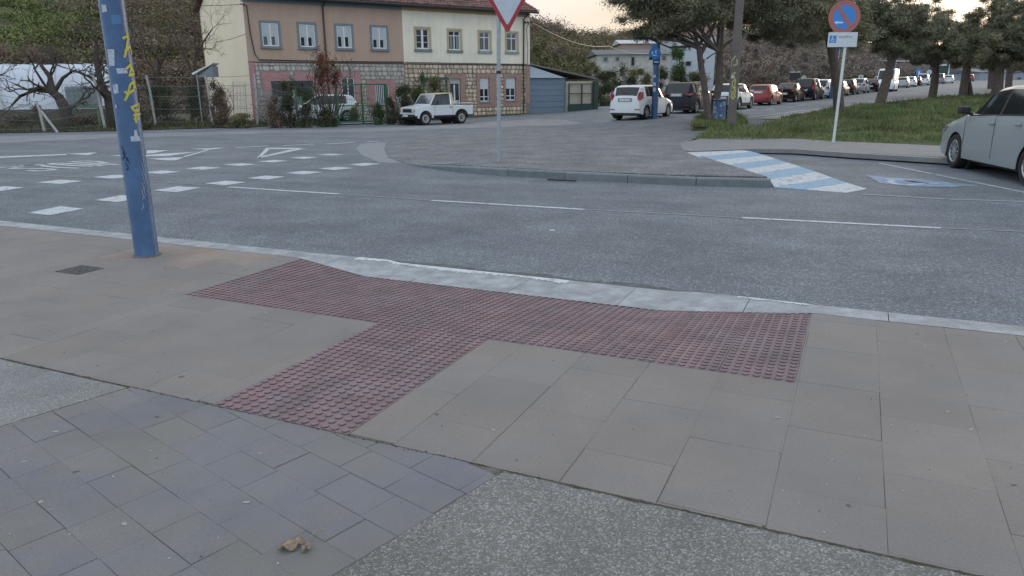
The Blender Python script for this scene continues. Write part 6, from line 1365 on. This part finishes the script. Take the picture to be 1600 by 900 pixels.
def shrub(px, pyb, pyt, w_px, D, m, label, per=900, size=.07, name='shrub', stems=10, cat='shrub', blobs=15, zlo=.0):
    b = at(px, pyb, D); h = max(.4, float(at(px, pyt, D)[2])); g0 = max(.0, float(H(b[0], b[1]))); w = w_px/F_PX*D/2; h -= g0; t = thing(name, label, cat, (b[0], b[1], g0)); st = MB()
    for k_ in range(stems): branch(st, Vector((random.uniform(-w, w)*.4, random.uniform(-w, w)*.3, -.05)), Vector((random.gauss(0, .35), random.gauss(0, .3), 1)), h*.55, .018+.01*h/2, 3, .02, split=(1, 2), n=4)
    st.build('stems', m_twig, t, fix=False); cs, rs_ = [], []
    for k_ in range(blobs):
        zz = h*(zlo+(.92-zlo)*random.random()); s_ = (1-.45*abs(zz/h-.45)) if zlo < .5 else 1.2-.6*abs(zz/h-.75); cs.append((random.uniform(-w, w)*.62*s_, random.uniform(-w, w)*.5, zz)); q_ = random.uniform(.55, 1.25); rs_.append((w*.42*s_*q_+.08, w*.40*s_*q_+.08, h*.17*q_+.05))
    link(leafmesh('leaves', cs, rs_, per*(.9 if D > 50 else .6), size*.8, m), 'leaves', t); return t
sh_list = [(345, 198, 126, 34, 34.6, 'brown', 'tall dead brown hedge column left of the metal frame', 1400), (455, 197, 128, 34, 33.8, 'dark', 'dark tangled shrub before the green garage window', 800), (480, 197, 140, 36, 34., 'dark', 'dark leafy shrub left of the white car', 500),
 (430, 199, 150, 30, 33.6, 'brown', 'low brown shrub at the foot of the tan house', 600), (655, 192, 112, 34, 37.4, 'green', 'green climbing shrub left of the pergola', 1100), (632, 192, 130, 36, 36.2, 'dark', 'dark green shrub between the gate and the pickup', 900), (685, 188, 118, 30, 40.5, 'olive', 'olive shrub on the stone wall behind the pickup', 700),
 (590, 194, 160, 22, 36.0, 'green', 'small green bush behind the green gate', 500), (553, 193, 168, 20, 38, 'olive', 'small olive bush under the white window', 400), (612, 193, 150, 16, 36.2, 'dark', 'dark bush hugging the right gate post', 500),
 (215, 198, 150, 44, 37., 'brown', 'brown hedge just right of the blue lamp post', 900), (262, 198, 135, 56, 38., 'dark', 'dark green netting like hedge behind the second fence post', 1300), (312, 197, 128, 36, 37, 'dark', 'dark hedge below the white shelter', 900), (130, 206, 178, 70, 36, 'brown', 'low brown growth below the water tank', 900),
 (40, 208, 178, 80, 34.5, 'brown', 'low brown growth at the left edge', 900), (210, 203, 172, 60, 33.2, 'dark', 'dark weeds right behind the blue lamp post', 700), (375, 199, 178, 50, 34, 'olive', 'low olive weeds by the gable', 600), (510, 196, 165, 34, 34.2, 'dark', 'dark undergrowth below the rust-leaved tree', 700), (62, 200, 165, 14, 34, 'brown', 'small brown bush by the leaning fence post', 500)]
for px_, pb_, pt_q, w_, D_, mt, lb_, per in sh_list: shrub(px_, pb_, pt_q, w_, D_, m_dens[mt], lb_, per)
shrub(516, 196, 76, 46, 34.6, l_rust, 'tall rust-leaved shrub in front of the tan house', 420, .085, 'rust_tree', 16, 'tree', 13, .55)
shrub(975, 178, 178, 6, 52, l_dark, 'dwarf dark bush beside the white hatchback', 100)
for px_, pb_, pt_q, w_, D_, mt, lb_, per in [(940, 176, 122, 60, 58, 'dark', 'dark evergreen hedge left of the white hatchback', 1700), (905, 140, 95, 60, 75, 'olive', 'olive bush above the low annex roof', 1000), (985, 170, 118, 50, 62, 'dark', 'dark bush above the white hatchback roof', 1300), (968, 150, 98, 34, 70, 'dark', 'dark leafy tree below the low white building', 1000),
   (945, 150, 104, 44, 76, 'dark', 'dark bush below the left end of the low white building', 1300), (995, 150, 103, 50, 82, 'olive', 'olive bush along the foot of the low white building', 1300), (1028, 150, 104, 40, 80, 'dark', 'dark bush left of the conical tree', 1100), (1080, 160, 108, 50, 70, 'dark', 'dark bush above the dark blue SUV', 1300),
   (978, 135, 112, 20, 60, 'pale', 'pale blossoming bush above the white hatchback', 260), (925, 125, 98, 50, 80, 'olive', 'yellow olive bush left of the low white building', 900), (1010, 160, 105, 44, 72, 'olive', 'olive bush behind the blue sign pole', 900), (1055, 150, 75, 36, 78, 'green', 'tall dark conical tree right of the low white building', 2400), (1085, 160, 100, 50, 85, 'olive', 'olive bush below the white house', 1100), (1150, 160, 105, 60, 90, 'brown', 'brown bush behind the brown lamp post', 1000),
   (1190, 150, 95, 60, 100, 'brown', 'bare brown trees above the red hatchback', 1000), (1240, 150, 80, 80, 120, 'grey', 'greyish bare trees above the people carrier', 1000), (1280, 145, 80, 70, 125, 'grey', 'greyish bare trees behind the second blue pole', 900), (1345, 140, 118, 60, 125, 'dark', 'dark low hedge above the far parked cars', 900), (1170, 130, 70, 40, 105, 'grey', 'grey bare tree right of the brown lamp post', 700), (842, 118, 60, 44, 80, 'olive', 'olive bush on the slope above the blue garage', 1200), (880, 120, 75, 50, 84, 'olive', 'thick olive bush above the garage roof', 1200)]:
    D2 = D_; t = shrub(px_, pb_, pt_q, w_, D2, m_dens[mt], lb_, per, .11*D_/60, 'bush', 6, 'bush', 8)

# ------------------------------------------------------------------ pines
def pine(base, label, limbs, crown, per=900, size=.17, group='pines on the verge'):
    t = thing('pine_tree', label, 'pine tree', base, group=group); tr = MB()
    for pts, r0, r1 in limbs: n = len(pts); tr.tube(pts, [r0+(r1-r0)*i/(n-1) for i in range(n)], 10)
    cs, rs_ = [], []
    for (cx, cy, cz, rx, ry, rz_, n) in crown:
        for k_ in range(n):
            a = Vector((random.gauss(0, 1), random.gauss(0, 1), random.gauss(0, 1))).normalized(); f = random.random()**.4
            p = Vector((cx+a.x*rx*f, cy+a.y*ry*f, cz+a.z*rz_*f)); q = random.uniform(.3, .68); cs.append(tuple(p)); rs_.append((q*1.15, q*1.15, q*.62))
            if k_ % 6 == 0:
                s0 = Vector(limbs[k_ % len(limbs)][0][-1]); m__ = s0.lerp(p, .5)+Vector((0, 0, -.25)); tr.tube([s0, m__, p], [.05, .035, .012], 4, False)
    tr.build('trunk', m_pbark, t, smooth=True, fix=False); o = link(leafmesh('crown', cs, rs_, per/1.45, size*.62, l_pine, asp=.13), 'crown', t); return t
def q_(base, px, py, dY=0): return Vector(lp(base, px, py, dY))
def crown_px(base, lst):      # (px, py, dY, rx_px, rz_px, ry_m, n)
    o = []
    for px, py, dY, rx, rz_, ry, n in lst:
        c = q_(base, px, py, dY); k_ = (base[1]+dY)/F_PX; o.append((c.x, c.y, c.z, rx*k_, ry, rz_*k_, n))
    return o
pA = G(1108, 192, .1); pine(pA, 'pine with a slim trunk leaning left over the parked SUV', [([(0, 0, -.1), q_(pA, 1103, 150), q_(pA, 1095, 100), q_(pA, 1092, 72)], .14, .105), ([q_(pA, 1093, 80), q_(pA, 1085, 50), q_(pA, 1075, 15)], .08, .05), ([q_(pA, 1095, 85), q_(pA, 1112, 50), q_(pA, 1125, 10)], .08, .045), ([q_(pA, 1093, 76), q_(pA, 1060, 64), q_(pA, 1020, 60)], .07, .03), ([q_(pA, 1104, 92), q_(pA, 1112, 86), q_(pA, 1122, 80)], .03, .02)],
     crown_px(pA, [(1030, 5, 0, 66, 42, 2.4, 90), (1090, -25, 0, 80, 55, 2.8, 90), (1000, -20, 0, 40, 40, 1.8, 40), (1060, 38, .5, 40, 16, 1.8, 26), (1015, 52, .3, 26, 8, 1.2, 10)]))
pB = G(1123, 192, .1); pB = pB+np.array([0, 1.2, 0]); pine(pB, 'pine with a straight trunk behind the litter bin', [([(0, 0, -.1), q_(pB, 1124, 130), q_(pB, 1125, 60), q_(pB, 1128, 10)], .18, .11), ([q_(pB, 1125, 76), q_(pB, 1145, 62), q_(pB, 1165, 50)], .07, .04)],
     crown_px(pB, [(1165, -10, 1, 75, 55, 2.6, 90), (1205, 25, 1, 55, 34, 2.2, 60), (1240, 5, 1, 60, 48, 2.4, 70), (1130, 20, 1.5, 40, 24, 1.8, 20)]))
pC = G(1312, 178, .1); pine(pC, 'dark pine trunk just right of the white sign post', [([(0, 0, -.1), q_(pC, 1308, 130), q_(pC, 1300, 80), q_(pC, 1290, 40)], .26, .16)], crown_px(pC, [(1270, 5, 0, 70, 50, 2.6, 80), (1300, 30, 0, 60, 26, 2.4, 50), (1240, 50, .5, 45, 22, 2, 30)]))
pD = G(1374, 163.5, .1); pine(pD, 'pine leaning right with its trunk before the white van', [([(0, 0, -.1), q_(pD, 1384, 130), q_(pD, 1392, 100), q_(pD, 1398, 60)], .34, .2), ([q_(pD, 1392, 98), q_(pD, 1415, 70), q_(pD, 1430, 40)], .15, .08)], crown_px(pD, [(1380, 10, 0, 75, 50, 3.4, 100), (1350, 45, 0, 55, 32, 3, 60), (1420, 45, 0, 50, 30, 3, 60), (1400, 72, 0, 50, 14, 2, 24)], ), 1000, .22)
pE = G(1457, 150, .1); pine(pE, 'pine whose trunk stands left of the green shelter', [([(0, 0, -.1), q_(pE, 1461, 125), q_(pE, 1463, 90)], .36, .24), ([q_(pE, 1462, 105), q_(pE, 1445, 88), q_(pE, 1430, 70)], .2, .1), ([q_(pE, 1463, 95), q_(pE, 1480, 60), q_(pE, 1478, 30)], .2, .1)], crown_px(pE, [(1450, 62, 0, 60, 32, 4, 90), (1490, 62, 1, 40, 28, 4, 50), (1440, 32, 0, 45, 18, 3.5, 40), (1500, 44, 3, 30, 14, 3, 18), (1460, 88, 0, 60, 10, 3, 24)]), 900, .28)
pF = G(1504, 151, .1); pine(pF, 'twin-trunked pine in the middle of the verge', [([(0, 0, -.1), q_(pF, 1508, 120), q_(pF, 1512, 90)], .34, .24), ([(.9, .3, -.1), q_(pF, 1512, 120, .3), q_(pF, 1516, 88, .3)], .22, .16)], crown_px(pF, [(1530, 62, 1, 40, 34, 4, 70), (1505, 84, 1, 40, 20, 3.5, 50), (1555, 88, 1, 40, 18, 3.5, 40)]), 900, .26)
pG = G(1557, 155, .1); pine(pG, 'stout pine standing behind the silver car', [([(0, 0, -.1), q_(pG, 1560, 120), q_(pG, 1565, 80)], .42, .28)], crown_px(pG, [(1575, 30, 0, 48, 40, 3.6, 90), (1600, 60, 0, 50, 40, 3.6, 100), (1545, 72, 0, 40, 24, 3, 50), (1640, 20, 0, 60, 55, 4, 90), (1590, 98, 0, 45, 12, 3, 30)]), 1000, .22)
pH = at(1548, 145, 95)*np.array([1, 1, 0]); pine(pH, 'far pine seen between the middle and stout pines', [([(0, 0, -.1), q_(pH, 1549, 120), q_(pH, 1550, 90)], .4, .3)], crown_px(pH, [(1540, 80, 0, 45, 25, 5, 70), (1580, 90, 0, 40, 20, 5, 50)]), 700, .4)
pI = at(1576, 145, 80)*np.array([1, 1, 0]); pine(pI, 'far pine trunk right of the stout pine', [([(0, 0, -.1), q_(pI, 1577, 120), q_(pI, 1580, 90)], .36, .3)], crown_px(pI, [(1600, 75, 0, 50, 34, 5, 80)]), 700, .34)

# ------------------------------------------------------------------ far buildings
def simple_building(name, label, px0, px1, pyt, pyb, D, m, roofm, depth, wins, roof_h=.8, plinth=8, ang=0., rname='roof'):
    a_ = at(px0, pyb, D); b_ = at(px1, pyb, D); zt = float(at((px0+px1)/2, pyt, D)[2]); zb = float(a_[2]); w = b_[0]-a_[0]; t = thing(name, label, 'building', (a_[0], D, zb), ang)
    MB().box((0, 0, -plinth), (w, depth, zt-zb)).build('wall', m, t)
    MB().prism([(-.3, -.3, zt-zb), (-.3, depth/2, zt-zb+roof_h), (-.3, depth+.3, zt-zb), ], (w+.6, 0, 0)).build('roof', roofm, t)
    for x0, x1, z0, z1 in wins:
        X0, X1 = (x0-px0)/(px1-px0)*w, (x1-px0)/(px1-px0)*w; Z1, Z0 = (pyb-z0)/(pyb-pyt)*(zt-zb), (pyb-z1)/(pyb-pyt)*(zt-zb); f = ring(X0, X1, Z0, Z1, .1, -.06, .02).build('window', m_kerb, t); MB().quad((X0+.08, -.02, Z0+.08), (X1-.08, -.02, Z0+.08), (X1-.08, -.02, Z1-.08), (X0+.08, -.02, Z1-.08)).build('pane', m_glass, f)
    return t
m_wh = M('weathered_white_wall', (.42, .42, .38), (.33, .33, .30), scale=.5, rough=.9, grain=.2, gscale=2); m_rg = flat('grey_roof_sheet', (.12, .125, .14), .8); m_bl = flat('bluish_white_wall', (.42, .46, .50), .9)
simple_building('farm_building', 'long low white building with a grey sheet roof on the hillside', 933, 1046, 85, 104, 96, m_wh, m_rg, 10, [(942, 950, 88, 97), (961, 968, 88, 96), (985, 992, 88, 104), (1033, 1041, 87, 96)], .8)
for i, px_ in enumerate((976, 996)): pass
simple_building('farm_building', 'low pale shed with a white roof above the long low building', 970, 1022, 68, 80, 120, flat('pinkish_wall', (.36, .28, .23), .9), flat('white_roof_sheet', (.45, .46, .47), .7), 9, [(985, 986, 62, 64)], .8)
simple_building('white_house', 'white house with small windows seen through the pine branches', 1052, 1116, 55, 108, 110, m_bl, flat('dull_red_roof', (.20, .11, .09), .8), 10, [(1066, 1071, 68, 79), (1073, 1078, 68, 79), (1062, 1068, 95, 104), (1070, 1080, 95, 104), (1095, 1101, 70, 80), (1095, 1101, 92, 100)], 2.2)
simple_building('farm_building', 'pale blue-grey industrial shed behind the far pines', 1526, 1720, 112, 146, 190, flat('blue_grey_shed_wall', (.24, .27, .31), .9), m_rg, 20, [(1585, 1592, 120, 128)], 1.)
simple_building('farm_building', 'pinkish grey industrial hall at the far end of the street', 1400, 1535, 96, 145, 230, flat('pink_grey_wall', (.16, .14, .13), .9), m_rg, 30, [(1500, 1508, 120, 130)], 1.)
simple_building('hilltop_house', 'cream wall of a house at the top of the left hill', 240, 262, -60, 22, 88, m_gable, m_tile, 6, [(248, 252, -30, -20)], 1.5, 3)
# overhead cables
def cable(label, pts, r=.02, sag=.15):
    P_ = []
    for i in range(len(pts)-1):
        a_, b_ = np.array(pts[i]), np.array(pts[i+1])
        for k_ in range(8): f = k_/8; q = a_+(b_-a_)*f; q[2] -= sag*4*f*(1-f); P_.append(q)
    P_.append(np.array(pts[-1])); o = MB().tube(P_, r, 5).build('overhead_cable', MATS['dark_pipe'], None, smooth=True); tag(o, label, 'cable')
hq = FW(-17.5, -.1, 5.75); cable('thin cable running left from the top corner of the tan house', [hq, at(205, 5, 40), at(60, 2, 42)], .014, .1)
cable('thin cable running left from the middle of the gable', [FW(-17.6, -.1, 4.35), at(335, 66, 38.4)], .012, .05)
cable('thick sagging cable running right from the cream house', [FW(-.05, -.4, 5.5), at(950, 72, 75), at(1035, 80, 92)], .03, .5)
